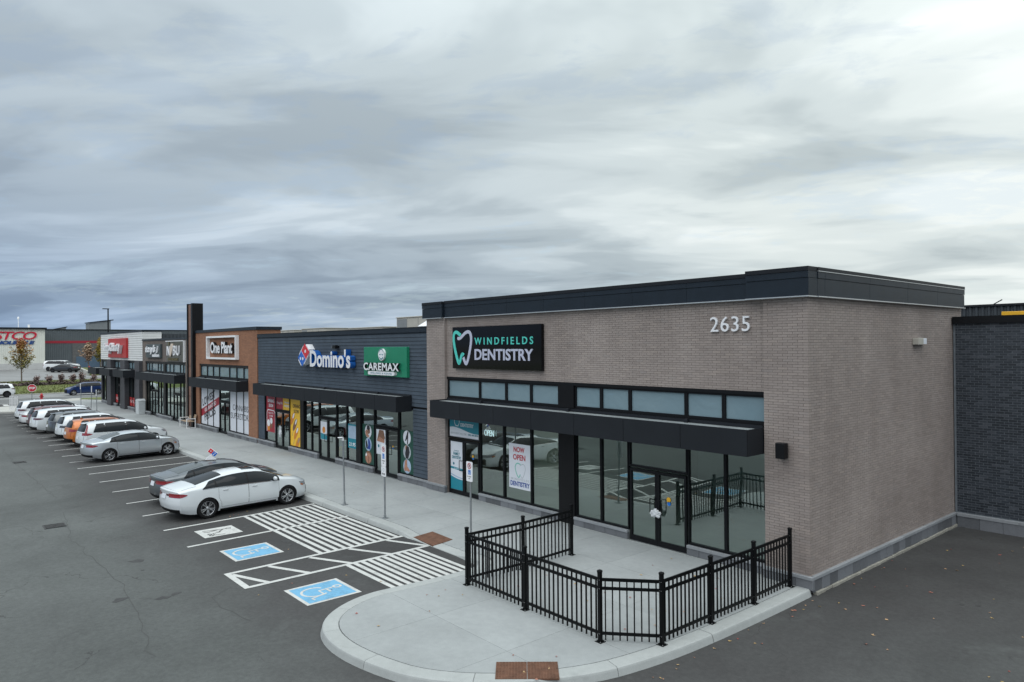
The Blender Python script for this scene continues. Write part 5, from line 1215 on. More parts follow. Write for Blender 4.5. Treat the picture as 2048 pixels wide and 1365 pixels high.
# ------------------------------------------------------------------ warehouse store across the street
S_ = thing('warehouse_store', 'large warehouse store with cream ribbed front and grey wing striped red', 'building', (-145, 0, 1.9))
wx = -144.4
mb = MB(); mb.box(wx-40, wx-.06, -40, 4.0, 1.6, 9.0); mb.build('cream_wall', 'metal_cream', S_)
mb = MB()
for i in range(150):
    y = 3.95-i*.29; mb.prism([(wx-.06, y), (wx, y-.03), (wx, y-.13), (wx-.06, y-.16)], 2.95, 9.0)
mb.build('rib', 'metal_cream', S_, kind='stuff')
solid(S_, 'base_wall', 'block_white', wx-.059, wx+.03, -40, 4.0, 1.6, 2.948)
solid(S_, 'roof_cap', 'cap_metal', wx-.5, wx+.35, -40, 4.25, 9.002, 9.34)
gx_ = -147.4
mb = MB(); mb.box(gx_-40, gx_-.06, 4.0, 34, 1.6, 9.0); mb.build('grey_wing', 'metal_grey', S_)
mb = MB()
for i in range(96):
    y = 4.1+i*.29
    if y > 31: break
    za = 6.55
    mb.prism([(gx_-.06, y), (gx_, y+.03), (gx_, y+.13), (gx_-.06, y+.16)], za if y > 8.6 else 2.0, 9.0)
mb.build('rib', 'metal_grey', S_, kind='stuff')
solid(S_, 'block_wall', 'block_grey', gx_-.059, gx_+.12, 8.7, 34, 1.6, 6.5)
solid(S_, 'red_stripe', 'metal_stripe', gx_-.05, gx_+.03, 4.0, 34, 6.52, 6.98)
solid(S_, 'roof_cap', 'cap_metal', gx_-.4, gx_+.1, 4.26, 34, 9.002, 9.16)
solid(S_, 'dock_door', 'dock_blue', gx_+.13, gx_+.16, 9.3, 11.3, 1.7, 4.0); solid(S_, 'dock_door', 'dock_blue', gx_+.13, gx_+.16, 11.4, 13.2, 1.7, 4.0)
mb = MB(); mb.box(gx_+.12, gx_+.6, 13.4, 14.0, 1.6, 5.9); mb.box(gx_+.12, gx_+.6, 14.0, 22, 5.5, 5.9); mb.build('door_surround', 'block_white', S_)
solid(S_, 'dock_light', 'letter_white', gx_+.1, gx_+.2, 16.2, 17.1, 8.35, 8.55)
t = thing('roof_monitor', 'pale sloped roof monitor with dark rim above the grey wing', 'roof structure', (-164, 16, 9)); mb = MB()
mb.prism([(14.4, 8.9), (18.4, 8.9), (18.4, 11.4), (14.4, 10.85)], -168, -164, f=lambda a, b, c: (c, a, b)); mb.build('casing', 'hvac_grey', t); mb = MB(); mb.prism([(14.2, 10.87), (18.9, 11.5), (18.9, 11.7), (14.2, 11.05)], -168, -163.8, f=lambda a, b, c: (c, a, b)); mb.build('rim', 'cap_metal', t)
t = thing('roof_monitor', 'low sloped roof monitor nearest the cream front', 'roof structure', (-164, 8, 9)); mb = MB(); mb.prism([(7.5, 8.9), (10.2, 8.9), (10.2, 9.9), (7.5, 9.3)], -168, -164, f=lambda a, b, c: (c, a, b)); mb.build('casing', 'hvac_grey', t); mb = MB(); mb.prism([(7.4, 9.32), (10.4, 9.95), (10.4, 10.1), (7.4, 9.45)], -168, -163.9, f=lambda a, b, c: (c, a, b)); mb.build('rim', 'cap_metal', t)
t = thing('roof_vent', 'small white roof vent above the cream store front', 'vent', (-150, 2.4, 9)); mb = MB(); mb.cyl((-150, 2.2, 9.0), (-150, 2.2, 9.9), .16, n=10); mb.cyl((-150, 2.2, 9.9), (-150, 2.2, 10.0), .22, n=10); mb.build('stack', 'letter_white', t)
t = thing('roof_mast', 'thin white mast with globe above the cream store front', 'mast', (-150, .6, 9)); mb = MB(); mb.cyl((-150, .6, 9), (-150, .6, 11.1), .05, n=6); mb.build('pole', 'letter_white', t); mb = MB(); mb.lathe([(.0, 10.95), (.16, 11.05), (.16, 11.35), (.0, 11.45)], Matrix.Translation((-150, .6, 0)), 10); mb.build('globe', 'letter_white', t)
t = thing('warehouse_sign', 'red slanted warehouse name over smaller blue lettering on the cream wall', 'sign', (wx, 0, 6))
write('COSTCO', -6.9, 2.75, 7.16, 8.60, 0, 'copy_red', t, .12, .012, .25, .82, T=FACEX(wx+.02, -6.9, 7.16), split=True, name='letter')
write('WHOLESALE', -4.5, 2.45, 6.34, 6.96, 0, 'copy_blue', t, .10, .05, .22, .9, T=FACEX(wx+.02, -4.5, 6.34), split=True, name='letter')

t = thing('lot_light', 'tall dark lot light with single arm beyond the white clad shop', 'street lamp', (-118.8, 9.15, 1.5))
mb = MB(); mb.cyl((-118.8, 9.15, 1.4), (-118.8, 9.15, 11.7), .12, .10, n=8); mb.build('pole', 'frame_black', t); mb = MB(); mb.box(-119.1, -118.7, 8.4, 9.3, 11.68, 11.80); mb.build('lamp_head', 'frame_black', t)
# stop sign
t = thing('stop_sign', 'red octagonal stop sign on a thin post by the crosswalk', 'stop sign', (-85.2, -4.76, GZ))
mb = MB(); mb.cyl((-85.2, -4.76, GZ), (-85.2, -4.76, 1.55), .04, n=8); mb.build('pole', 'steel_galv', t)
Ts = Matrix.Translation((-85.12, -4.76, 1.24)) @ Matrix.Rotation(R_(-12), 4, 'Z')
octo = lambda r: [(r*math.cos(R_(22.5+45*i)), r*math.sin(R_(22.5+45*i))) for i in range(8)]
fo = lambda a, b, c: tuple(Ts @ Vector((c, a, b)))
mb = MB(); mb.prism(octo(.43), 0, .02, f=fo); pl = mb.build('plate', 'letter_white', t); mb = MB(); mb.prism(octo(.39), .022, .026, f=fo); mb.build('red_field', 'stop_red', pl)
write('STOP', -.28, .28, -.13, .13, 0, 'letter_white', pl, .006, .05, T=Ts @ FACEX(.028, -.28, -.13))
def hydrant(label, x, y, z):
    t = thing('fire_hydrant', label, 'hydrant', (x, y, z)); T = Matrix.Translation((x, y, z)); mb = MB(); mb.lathe([(.18, 0), (.18, .06), (.12, .07), (.11, .55), (.15, .57), (.15, .62), (.10, .74), (.03, .80), (.03, .86), (0, .86)], T, 12); mb.build('barrel', 'hydrant_red', t)
    mb = MB(); mb.cyl((x, y-.2, z+.45), (x, y+.2, z+.45), .06, n=8); mb.cyl((x, y, z+.45), (x+.2, y, z+.45), .07, n=8); mb.build('outlet', 'hydrant_red', t)
hydrant('red fire hydrant on the grass beside the parked pickup', -121.5, 7.0, 1.9); hydrant('red fire hydrant near the stop sign behind the parked cars', -84.2, -4.0, GZ)
t = thing('barrier_panel', 'white slatted barrier panel standing on the lot island', 'barrier', (-69.2, -7.9, 0))
mb = MB()
for y in (-8.25, -7.72): mb.box(-69.2, -69.14, y, y+.06, 0, 1.35)
for z in (.08, 1.28): mb.box(-69.2, -69.14, -8.188, -7.722, z, z+.07)
mb.build('frame', 'metal_white', t)
for i in range(4): mb = MB(); mb.box(-69.19, -69.15, -8.15+i*.108, -8.09+i*.108, .152, 1.278); mb.build('slat', 'metal_white', t)

# ------------------------------------------------------------------ trees and shrubs
def leaf_mesh(name, mat, pts, size, seed, up=.3):
    """many small bent leaves, one per point"""
    rnd = random.Random(seed); mb = MB(); vals = []
    for p, val in pts:
        s = size*rnd.uniform(.6, 1.35); q = Matrix.Rotation(rnd.uniform(0, 6.28), 3, 'Z') @ Matrix.Rotation(rnd.uniform(-1.1, 1.1), 3, 'X') @ Matrix.Rotation(rnd.uniform(-.7, .7), 3, 'Y')
        vs = [Vector(p)+q @ Vector(v)*s for v in ((-.5, 0, 0), (-.05, -.42, .06), (.5, -.08, 0), (.42, .3, .05), (-.1, .45, .06))]
        mb.add(vs, [(0, 1, 2, 3, 4)]); vals.append(max(0, min(1, val+rnd.uniform(-.2, .2))))
    return with_rnd(mb.mesh(name, mat), vals, 1)
def tree(label, base, H, trunk_h, spread, n_limb, n_leaf, mat, size, seed, vase=1.0, tilt=(0, 0)):
    rnd = random.Random(seed); bx, by, bz = base; t = thing('street_tree', label, 'tree', base)
    mb = MB(); top = (bx+rnd.uniform(-.1, .1), by+rnd.uniform(-.1, .1), bz+H*.86)
    segs = 7; pts = [(bx+math.sin(i*1.3+seed)*.04*i/segs, by+math.cos(i*1.7+seed)*.04*i/segs, bz-.1+(top[2]-bz+.1)*i/segs) for i in range(segs+1)]
    r0 = H*.013
    for i in range(segs): mb.cyl(pts[i], pts[i+1], r0*(1-.85*i/segs)+.012, r0*(1-.85*(i+1)/segs)+.012, 8, caps=False)
    mb.build('trunk', 'bark', t)
    lv = []; lm = MB()
    for i in range(n_limb):
        f = i/(n_limb-1); z0 = bz+trunk_h+(H*.80-trunk_h)*f**1.15; az = i*2.39996+rnd.uniform(-.4, .4)
        L_ = spread*(1.0-.62*f)*rnd.uniform(.75, 1.15); el = (R_(22)+R_(44)*f)*vase
        p0 = Vector((bx, by, z0)); d = Vector((math.cos(az)*math.cos(el), math.sin(az)*math.cos(el), math.sin(el)))
        p = p0; m = 6; prev = p0
        for k in range(1, m+1):
            d2 = (d+Vector((0, 0, .12*k))).normalized(); p = prev+d2*(L_*1.25/m)
            lm.cyl(prev, p, .030*(1-.8*(k-1)/m), .030*(1-.8*k/m), 5, caps=False)
            cnt = int(n_leaf/n_limb/m*(1.25 if k > 1 else .5))
            for _ in range(cnt):
                a = prev.lerp(p, rnd.random()); w = .07+.17*(1-k/m)+.03
                c = a+Vector((rnd.gauss(0, w), rnd.gauss(0, w), rnd.gauss(0, w*.8)))
                lv.append((c, (c.z-bz-trunk_h)/(H-trunk_h)*.9+rnd.uniform(-.12, .12)))
            prev = p
    lm.build('limb', 'bark', t); put('crown', leaf_mesh('crown', mat, lv, size, seed), t); return t
tree('slender maple turning orange on the verge before the cream store wall', (-107.2, -3.4, .95), 6.3, 1.7, 2.2, 34, 2300, 'leaf_maple', .17, 5)
tree('pale russet young tree at left in the group beside the white clad shop', (-124, 7.3, 1.95), 4.6, 1.5, 1.5, 18, 1100, 'leaf_russet', .22, 6, 1.2)
tree('golden young tree in the middle of the group beside the white clad shop', (-124, 9.0, 1.95), 5.9, 1.3, 1.4, 20, 1400, 'leaf_gold', .22, 12, 1.3)
tree('olive green young tree closest to the edge of the white clad shop', (-121, 10.2, 1.95), 4.6, 1.0, 1.6, 20, 1500, 'leaf_olive', .24, 9, 1.2)
def shrub_at(px_y, x, z, h, w, seed, label):
    rnd = random.Random(seed); t = thing('shrub', label, 'shrub', (x, px_y, z), 'dry brown shrubs along the verge'); mb = MB(); pts = []
    for i in range(13):
        a = rnd.uniform(0, 6.28); r = w*rnd.uniform(.2, 1); tip = Vector((x+r*math.cos(a), px_y+r*math.sin(a), z+h*rnd.uniform(.65, 1.05))); b = Vector((x, px_y, z-.05)); mb.cyl(b, tip, .015, .006, 4, caps=False)
        for _ in range(26):
            k = rnd.uniform(.35, 1.05); c = b.lerp(tip, k)+Vector((rnd.gauss(0, .13), rnd.gauss(0, .13), rnd.gauss(0, .10))); pts.append((c, rnd.random()*.6+k*.35))
    mb.build('stems', 'bark', t); put('foliage', leaf_mesh('foliage', 'shrub_dry', pts, .17, seed), t)
for i, (y, h) in enumerate(((-2.05, 1.25), (-.60, 1.3), (.85, 1.5), (2.15, 1.35), (3.25, 1.6), (4.65, 1.4), (6.45, 1.5), (8.0, 1.4))):
    shrub_at(y, -105.0, .84, h*.80, .40, 30+i, ('dry brown shrub just right of the slender maple', 'dry brown shrub second right of the slender maple', 'dry brown shrub third right of the slender maple', 'dry brown shrub left of the blue car roof', 'tall dry brown shrub above the blue car bonnet', 'dry brown shrub above the blue car roof', 'dry brown shrub above the tail of the blue car', 'dry brown shrub hidden behind the white clad shop corner')[i])
rnd = random.Random(77); pts = []
for i in range(8000):
    y = rnd.uniform(-14, 12); x = -103.3-rnd.random()*1.4; pts.append((Vector((x, y, .64+(-103.2-x)*.09+rnd.random()**1.5*.36*(1+.4*math.sin(y*1.9)))), rnd.random()*(.75+.25*math.sin(y*.8))))
put('hedge', leaf_mesh('hedge', 'hedge_dark', pts, .20, 8), kind='stuff')
# fallen leaves scattered on the paving
rnd = random.Random(21); mb = MB(); vals = []
def fallen(x, y, z, s):
    a = rnd.uniform(0, 6.28); vs = []
    for i in range(10):
        r = s*(1 if i % 2 == 0 else .48)*rnd.uniform(.8, 1.15); b = a+i*math.pi/5; vs.append((x+r*math.cos(b), y+r*math.sin(b)*.8, z+.006+rnd.uniform(0, .018)))
    mb.add(vs+[(x, y, z+.012)], [(i, (i+1) % 10, 10) for i in range(10)]); v = rnd.random(); vals.extend([v]*10)
for i in range(75): fallen(rnd.uniform(.4, 6), rnd.uniform(-5.5, 8.6), GZ, rnd.uniform(.02, .05))
for i in range(22): y = rnd.uniform(-6, 4); fallen(.12+abs(rnd.gauss(0, .12))+(0 if y < 0 else .05), y, GZ, rnd.uniform(.02, .045))
for i in range(26): fallen(rnd.uniform(-5, -.6), rnd.uniform(-5.3, -.4), 0, rnd.uniform(.025, .05))
for i in range(12): fallen(rnd.uniform(-5.5, -.8), rnd.uniform(-8.4, -5.9), 0, rnd.uniform(.022, .045))
for i in range(16): fallen(rnd.uniform(-30, -9), rnd.uniform(-3.6, -.4), 0, rnd.uniform(.025, .05))
for i in range(26): fallen(rnd.uniform(-22, -6.8), rnd.uniform(-9.5, -4.3), GZ, rnd.uniform(.02, .04))
put('fallen_leaves', with_rnd(mb.mesh('fallen_leaves', 'fallen'), vals, 1), kind='stuff')

# ------------------------------------------------------------------ cars
def interp(P, x):
    if x <= P[0][0]: return P[0][1]
    for (x0, y0), (x1, y1) in zip(P, P[1:]):
        if x <= x1: return y0+(y1-y0)*(x-x0)/(x1-x0)
    return P[-1][1]
def soft(P, x, r=.09): return sum(interp(P, x+d*r)*w for d, w in ((-1, .12), (-.5, .22), (0, .32), (.5, .22), (1, .12)))
class Shape:
    """closed car body surface: top line, belt line and plan width along the length, superelliptic sections, shaped ends"""
    def __init__(s, sp):
        s.__dict__.update(sp); s.l0, s.l1 = sp['top'][0][0], sp['top'][-1][0]
    def zt(s, l):
        z = soft(s.top, l); return z if z < 1.0 else 1.0+(z-1.0)*.92
    def zbelt(s, l): return min(soft(s.belt, l), s.zt(l)-.045)
    def zbot(s, l):
        e0 = max(0, (s.l0+.75-l)/.75); e1 = max(0, (l-s.l1+.8)/.8); return s.sill+.09*e0**2+.03*e1**2
    def w(s, l):
        e0 = max(0, min(1, (s.l0+.9-l)/.9)); e1 = max(0, min(1, (l-s.l1+1.1)/1.1)); return s.W/2*(1-.085*e0**2-.13*e1**2.2)
    def y(s, l, z):
        w = s.w(l); zb, zl = s.zbot(l), s.zbelt(l)
        if z <= zl:
            t = (z-zb)/max(.01, zl-zb)
            return w*(1-.085*max(0, (.42-t)/.42)**2-.045*max(0, (t-.5)/.5)**1.6)
        q = min(1, (z-zl)/max(.01, s.zt(l)-zl)); cab = min(1, max(0, (s.zt(l)-zl-.08)/.3))
        return w*.955*max(0, 1-q**s.n)**(1/s.n)*(1-s.tum*q*cab)
    def shift(s, l, y, z):
        g0 = max(0, 1-(l-s.l0)/s.fade0); g1 = max(0, 1-(s.l1-l)/.9); u = min(1.1, abs(y)/(s.W/2))
        return g0**1.5*(interp(s.rear, z)+.27*u**3)-g1**2*(interp(s.front, z)+.46*u**2.5)
    def P(s, l, z, sg=1):
        y = s.y(l, z); return Vector((sg*y, l+s.shift(l, y, z), z))
    def T(s, l, x):
        lo, hi = s.zbelt(l), s.zt(l)
        for _ in range(22):
            m = (lo+hi)/2
            if s.y(l, m) > abs(x): lo = m
            else: hi = m
        return Vector((x, l+s.shift(l, abs(x), hi), hi))
    def Rr(s, u, z): y = s.y(s.l0, z); return Vector((u*y, s.l0+s.shift(s.l0, abs(u)*y, z), z))
    def Fr(s, u, z): y = s.y(s.l1, z); return Vector((u*y, s.l1+s.shift(s.l1, abs(u)*y, z), z))
    def body(s, paint_m):
        N, m1, m2, K = 64, 11, 13, 12
        ls = [s.l0+(s.l1-s.l0)*(.5-.5*math.cos(math.pi*i/N))*.55+(s.l1-s.l0)*(i/N)*.45 for i in range(N+1)]
        def zs(l):
            zb, zl, zt = s.zbot(l), s.zbelt(l), s.zt(l)
            return [zb+(zl-zb)*i/m1 for i in range(m1)]+[zl+(zt-zl)*math.sin(math.pi/2*i/m2)**(1.0) for i in range(m2+1)]
        mb = MB(); rows = []
        for l in ls:
            Z = zs(l); R = [s.P(l, z, 1) for z in Z]; L_ = [s.P(l, z, -1) for z in Z]
            fl = [Vector((R[0].x*(1-2*k/K), R[0].y, Z[0])) for k in range(1, K)]
            rows.append(R+L_[::-1][1:]+[L_[0]+(R[0]-L_[0])*k/K for k in range(1, K)]+[R[0]])
        mb.grid(rows, 0, True)
        for l, fn, fl in ((s.l0, s.Rr, True), (s.l1, s.Fr, False)):
            mb.grid([[fn(-1+2*k/K, z) for k in range(K+1)] for z in zs(l)], 0, True, flip=not fl)
        bm = bmesh.new(); vs = [bm.verts.new(v) for v in mb.v]
        for f in mb.f:
            try: bm.faces.new([vs[i] for i in f]).smooth = True
            except ValueError: pass
        bmesh.ops.remove_doubles(bm, verts=bm.verts, dist=.0006); bmesh.ops.dissolve_degenerate(bm, edges=bm.edges, dist=.0003)
        bmesh.ops.recalc_face_normals(bm, faces=bm.faces); me = bpy.data.meshes.new('body'); bm.to_mesh(me); bm.free()
        me.materials.append(MATS[paint_m]); me.materials.append(MATS['black_plastic']); return me
TMP = bpy.data.scenes.new('cutting')
def cut_wheels(me, sp, rr):
    mb = MB(); w = sp['W']/2
    for l in (-sp['wb']/2, sp['wb']/2):
        for sg in (-1, 1): mb.cyl((sg*(w-.33), l, sp['rw']), (sg*(w+.15), l, sp['rw']), rr, n=36, mi=1)
    cm = bpy.data.meshes.new('cutter'); cm.from_pydata(mb.v, [], mb.f); cm.materials.append(MATS['black_plastic']); cm.materials.append(MATS['black_plastic']); cm.polygons.foreach_set('material_index', [1]*len(cm.polygons))
    bm = bmesh.new(); bm.from_mesh(cm); bmesh.ops.remove_doubles(bm, verts=bm.verts, dist=1e-5); bmesh.ops.recalc_face_normals(bm, faces=bm.faces); bm.to_mesh(cm); bm.free()
    a = bpy.data.objects.new('a', me); b = bpy.data.objects.new('b', cm); TMP.collection.objects.link(a); TMP.collection.objects.link(b)
    md = a.modifiers.new('b', 'BOOLEAN'); md.object = b; md.operation = 'DIFFERENCE'; md.solver = 'EXACT'
    vl = TMP.view_layers[0]; vl.update(); dg = vl.depsgraph; dg.update()
    out = bpy.data.meshes.new_from_object(a.evaluated_get(dg)); bpy.data.objects.remove(a); bpy.data.objects.remove(b)
    out.name = 'body'
    try: out.set_sharp_from_angle(angle=R_(42))
    except Exception: pass
    return out
def patch_rows(fn, rows, off):
    """rows of (a,b) parameters mapped by fn and pushed outwards along the surface normal"""
    G = [[fn(a, b) for a, b in r] for r in rows]; out = []
    for i, r in enumerate(G):
        o = []
        for j, p in enumerate(r):
            du = r[min(j+1, len(r)-1)]-r[max(j-1, 0)]; dv = G[min(i+1, len(G)-1)][j]-G[max(i-1, 0)][j]; n = du.cross(dv)
            n = n.normalized() if n.length > 1e-9 else Vector((0, 0, 1))
            c = Vector((0, (p.y)*.35, .45)); n = -n if n.dot(p-c) < 0 else n
            o.append(p+n*off)
        out.append(o)
    return out
def patch(parent, name, mat, fn, rows, off=.006, thick=.0):
    g = patch_rows(fn, rows, off); mb = MB(); mb.grid(g, 0, True)
    inn = patch_rows(fn, rows, -.01); nr, nc = len(g), len(g[0])          # skirt back into the body so the piece has thickness
    loop = [(0, j) for j in range(nc)]+[(i, nc-1) for i in range(1, nr)]+[(nr-1, j) for j in range(nc-2, -1, -1)]+[(i, 0) for i in range(nr-2, 0, -1)]
    n = len(loop); mb.add([g[i][j] for i, j in loop]+[inn[i][j] for i, j in loop], [(k, n+k, n+(k+1) % n, (k+1) % n) for k in range(n)])
    bm = bmesh.new(); vs = [bm.verts.new(v) for v in mb.v]
    for f, sm in zip(mb.f, mb.sm):
        try: bm.faces.new([vs[i] for i in f]).smooth = sm
        except ValueError: pass
    bmesh.ops.recalc_face_normals(bm, faces=bm.faces); me = bpy.data.meshes.new(name); bm.to_mesh(me); bm.free(); me.materials.append(MATS[mat])
    return put(name, me, parent)
def wheel(parent, x, l, r, sg, style):
    wd = .215; T = Matrix.Translation((x, l, r)) @ Matrix.Rotation(R_(90*sg), 4, 'Y')      # local +Z points outwards
    rr = r*style.get('rim', .70)
    e = bpy.data.objects.new('wheel', None); COL.objects.link(e); e.parent = parent
    mb = MB(); mb.lathe([(rr, -wd/2), (r*.95, -wd/2), (r, -wd/2+.03), (r, wd/2-.03), (r*.985, wd/2-.012), (r*.93, wd/2), (rr*1.03, wd/2-.004), (rr, wd/2-.02), (rr*.97, 0)], T, 36); put('tyre', mb.mesh('tyre', 'rubber'), e)
    dark = style.get('dark', False); mb = MB()
    mb.lathe([(rr, wd/2-.018), (rr*.985, wd/2-.012), (rr*.93, wd/2-.02), (rr*.90, wd/2-.06), (rr*.88, -.02)], T, 36, 0)
    mb.lathe([(rr*.9, .0), (.0, .005)], T, 24, 1)
    n = style.get('n', 5)
    for i in range(n):
        for off in ((-.13, .13) if style.get('twin') else (0,)):
            a = 2*math.pi*i/n+off*.9; ca, sa = math.cos(a), math.sin(a); wi, wo = rr*(.085 if style.get('twin') else .15), rr*(.075 if style.get('twin') else .20)
            a2 = a+off*.55; ra = rr*.18; rb = rr*.93; d2 = (math.cos(a2), math.sin(a2))
            p = [(ra*ca-wi*sa, ra*sa+wi*ca), (ra*ca+wi*sa, ra*sa-wi*ca), (rb*d2[0]+wo*d2[1], rb*d2[1]-wo*d2[0]), (rb*d2[0]-wo*d2[1], rb*d2[1]+wo*d2[0])]
            z1, z0 = wd/2-.012, wd/2-.05; v = [tuple(T @ Vector((a_, b_, z1-(.018 if k < 2 else 0)))) for k, (a_, b_) in enumerate(p)]+[tuple(T @ Vector((a_, b_, z0))) for a_, b_ in p]
            mb.add(v, [(0, 1, 2, 3)]+[(k, 4+k, 4+(k+1) % 4, (k+1) % 4) for k in range(4)], 0)
    mb.lathe([(rr*.24, wd/2-.06), (rr*.24, wd/2-.03), (rr*.18, wd/2-.022), (0, wd/2-.020)], T, 16, 0)
    put('rim', mb.mesh('rim', ['rim_dark' if dark else 'rim_silver', 'rim_dark']), e); return e
def car(label, sp, colour, x, l, yaw, group, metal=0.0, rough=.28, wheels=None, glass='car_glass', roof_rails=False, chrome=False, clad=False, name='parked_car', cat='car', tail='tail_red', trunk_line=True, simple_=False):
    pm = 'paint_%s' % '_'.join('%.3f' % c for c in colour); paint(pm, colour, metal, rough)
    S = Shape(sp); t = thing(name, label, cat, (0, 0, 0), group); ws = wheels or {}
    me = cut_wheels(S.body(pm), sp, sp['rw']*1.10); put('body', me, t)
    hw = sp['W']/2
    # side glass
    f0, f1 = sp['dlo']; br = sp['pillars']; hi = sp.get('dlo_hi', .80)
    edges = [f0]+br+[f1]; hs = [b-a for a, b in zip(edges, edges[1:])]
    for sg in (-1, 1):
        side = lambda a, b, sg=sg: S.P(a, b, sg)
        for i, (a, b) in enumerate(zip(edges, edges[1:])):
            a2, b2 = a+(.028 if i else 0), b-(.028 if i < len(edges)-2 else 0); n = 12; rows = []
            for r in range(6):
                row = []
                for k in range(n+1):
                    l_ = a2+(b2-a2)*k/n; zl, zt = S.zbelt(l_)+.012, S.zt(l_); top = zl+(zt-zl)*hi
                    lim = sp.get('dlo_top', 9); top = min(top, lim)
                    if i == 0: top = zl+(top-zl)*min(1, max(.04, (k/n)/sp.get('dlo_nose', .35)))**.75 if sp.get('dlo_taper', True) else top
                    ll = l_+(sp.get('dlo_slant', 0)*(1-k/n)*r/5 if i == 0 else 0)
                    row.append((ll, zl+(top-zl)*r/5))
                rows.append(row)
            patch(t, 'side_window', glass, side, rows, .005)
        rows = []
        for r in range(6):
            row = []
            for k in range(41):
                l_ = f0+.05+(f1-f0-.06)*k/40; zl, zt = S.zbelt(l_)+.004, S.zt(l_); top = min(zl+(zt-zl)*(hi+.03), sp.get('dlo_top', 9)+.03)
                kk = (l_-f0)/(edges[1]-f0)
                if sp.get('dlo_taper', True): top = zl+(top-zl)*min(1, max(.03, kk/sp.get('dlo_nose', .35)))**.75
                row.append((l_+sp.get('dlo_slant', 0)*max(0, 1-kk)*r/5, zl+(top-zl)*r/5))
            rows.append(row)
        patch(t, 'window_surround', 'black_plastic', side, rows, .0025)
        # window pillar trim: black strip round the glass
        rows = []
        for r in (0, 1): rows.append([(f0+(f1-f0)*k/28, S.zbelt(f0+(f1-f0)*k/28)-.012+r*.022) for k in range(29)])
        patch(t, 'belt_trim', 'chrome' if chrome else 'black_plastic', side, rows, .007)
        # doors with seams, handles
        for (a, b), hl in zip(sp['doors'], sp['handles']):
            def rows_(a, b, e):
                R = []
                for r in range(7):
                    row = []
                    for k in range(9):
                        l_ = a-e+(b-a+2*e)*k/8; zb_ = S.zbot(l_)+sp.get('door_low', .13)-e; zt_ = S.zbelt(l_)-.022+e*.5
                        z = zb_+(zt_-zb_)*r/6; cutw = 0
                        if a < -.6 and k < 4:                      # rear door follows the wheel arch
                            lw = -sp['wb']/2; dz = max(0, sp['rw']*1.42-abs(z-sp['rw'])); arch = math.sqrt(max(0, (sp['rw']*1.30)**2-(z-sp['rw'])**2)) if abs(z-sp['rw']) < sp['rw']*1.30 else 0
                            l_min = lw+arch+.03-e; l_ = max(l_, l_min+(b-l_min)*k/8*1.0) if l_min > a-e else l_
                        row.append((l_, z))
                    R.append(row)
                return R
            if not simple_: patch(t, 'door_gap', 'black_plastic', side, rows_(a, b, .007), .0015)
            d = patch(t, 'door', pm, side, rows_(a, b, 0), .004)
            zh = S.zbelt(hl)-.10; p = S.P(hl, zh, sg); mb = MB(); mb.bbox(p.x-.006 if sg > 0 else p.x-.022, p.x+.022 if sg > 0 else p.x+.006, p.y-.085, p.y+.085, zh-.014, zh+.014, .006); put('handle', mb.mesh('handle', 'chrome' if chrome else pm), d)
        # sill
        rows = [[(-sp['wb']/2+.42+(sp['wb']-.84)*k/10, S.zbot(0)+.002+r*(.16 if clad else .06)) for k in range(11)] for r in (0, .5, 1)]
        patch(t, 'sill_trim', 'black_plastic', side, rows, .006)
        if clad:
            for lw in (-sp['wb']/2, sp['wb']/2):
                rows = [[(lw+sp['rw']*q*math.cos(R_(a_)), max(S.zbot(lw+sp['rw']*q*math.cos(R_(a_)))+.005, sp['rw']+sp['rw']*q*math.sin(R_(a_)))) for a_ in range(-8, 190, 11)] for q in (1.10, 1.24)]
                patch(t, 'arch_trim', 'black_plastic', side, rows, .007)
        # lamps
        tl = sp['tail']; 
        rows = [[(S.l0+.002+tl['len']*k/8, tl['z0']+(tl['z1']-tl['z0'])*((.5+(r/3-.5)*(1-(k/8)**1.5*.8))+tl.get('rise', 0)*k/8)) for k in range(9)] for r in range(4)]
        a1 = patch_rows(side, rows, .006)
        rear = lambda u, z: S.Rr(u, z)
        rows2 = [[(sg*(tl['u0']+(1-tl['u0'])*k/8), tl['z0']+(tl['z1']-tl['z0'])*((.5+(r/3-.5)*(1 if k > 2 else tl.get('inner', 1))))) for k in range(9)] for r in range(4)]
        tp = patch(t, 'taillight', tail, rear, rows2, .007); patch(tp, 'lens_side', tail, side, rows, .007)
        if 'up' in tl:                                             # vertical arm beside the rear glass
            rows = [[(sg*(.84+.16*k/3), tl['z1']-.03+(tl['up']-tl['z1'])*r/6) for k in range(4)] for r in range(7)]; patch(tp, 'lens_upper', tail, rear, rows, .008)
        hd = sp['head']; fr = lambda u, z: S.Fr(u, z)
        rows = [[(S.l1-.002-hd['len']*k/8, hd['z0']+(hd['z1']-hd['z0'])*(.5+(r/3-.5)*(1-(k/8)**1.5*.75))+hd.get('rise', .05)*k/8) for k in range(9)] for r in range(4)]
        rows2 = [[(sg*(hd['u0']+(1-hd['u0'])*k/6), hd['z0']+(hd['z1']-hd['z0'])*r/3) for k in range(7)] for r in range(4)]
        hp = patch(t, 'headlight', hd.get('mat', 'head_lamp'), fr, rows2, .007); patch(hp, 'lens_side', hd.get('mat', 'head_lamp'), side, rows, .007)
        if hd.get('amber'):
            rows = [[(S.l1-.10-.26*k/4, hd['z0']-.01+.045*r+.01*k) for k in range(5)] for r in (0, 1)]; patch(hp, 'side_marker', 'lamp_amber', side, rows, .010)
        # mirror
        lm = sp['mirror']; p = S.P(lm, S.zbelt(lm)+.03, sg); bm = bmesh.new(); bmesh.ops.create_uvsphere(bm, u_segments=12, v_segments=8, radius=1)
        for v in bm.verts: v.co = Vector((p.x+sg*.10+v.co.x*.115, p.y-.01+v.co.y*(.075 if v.co.y > 0 else .045), p.z+.055+v.co.z*.072))
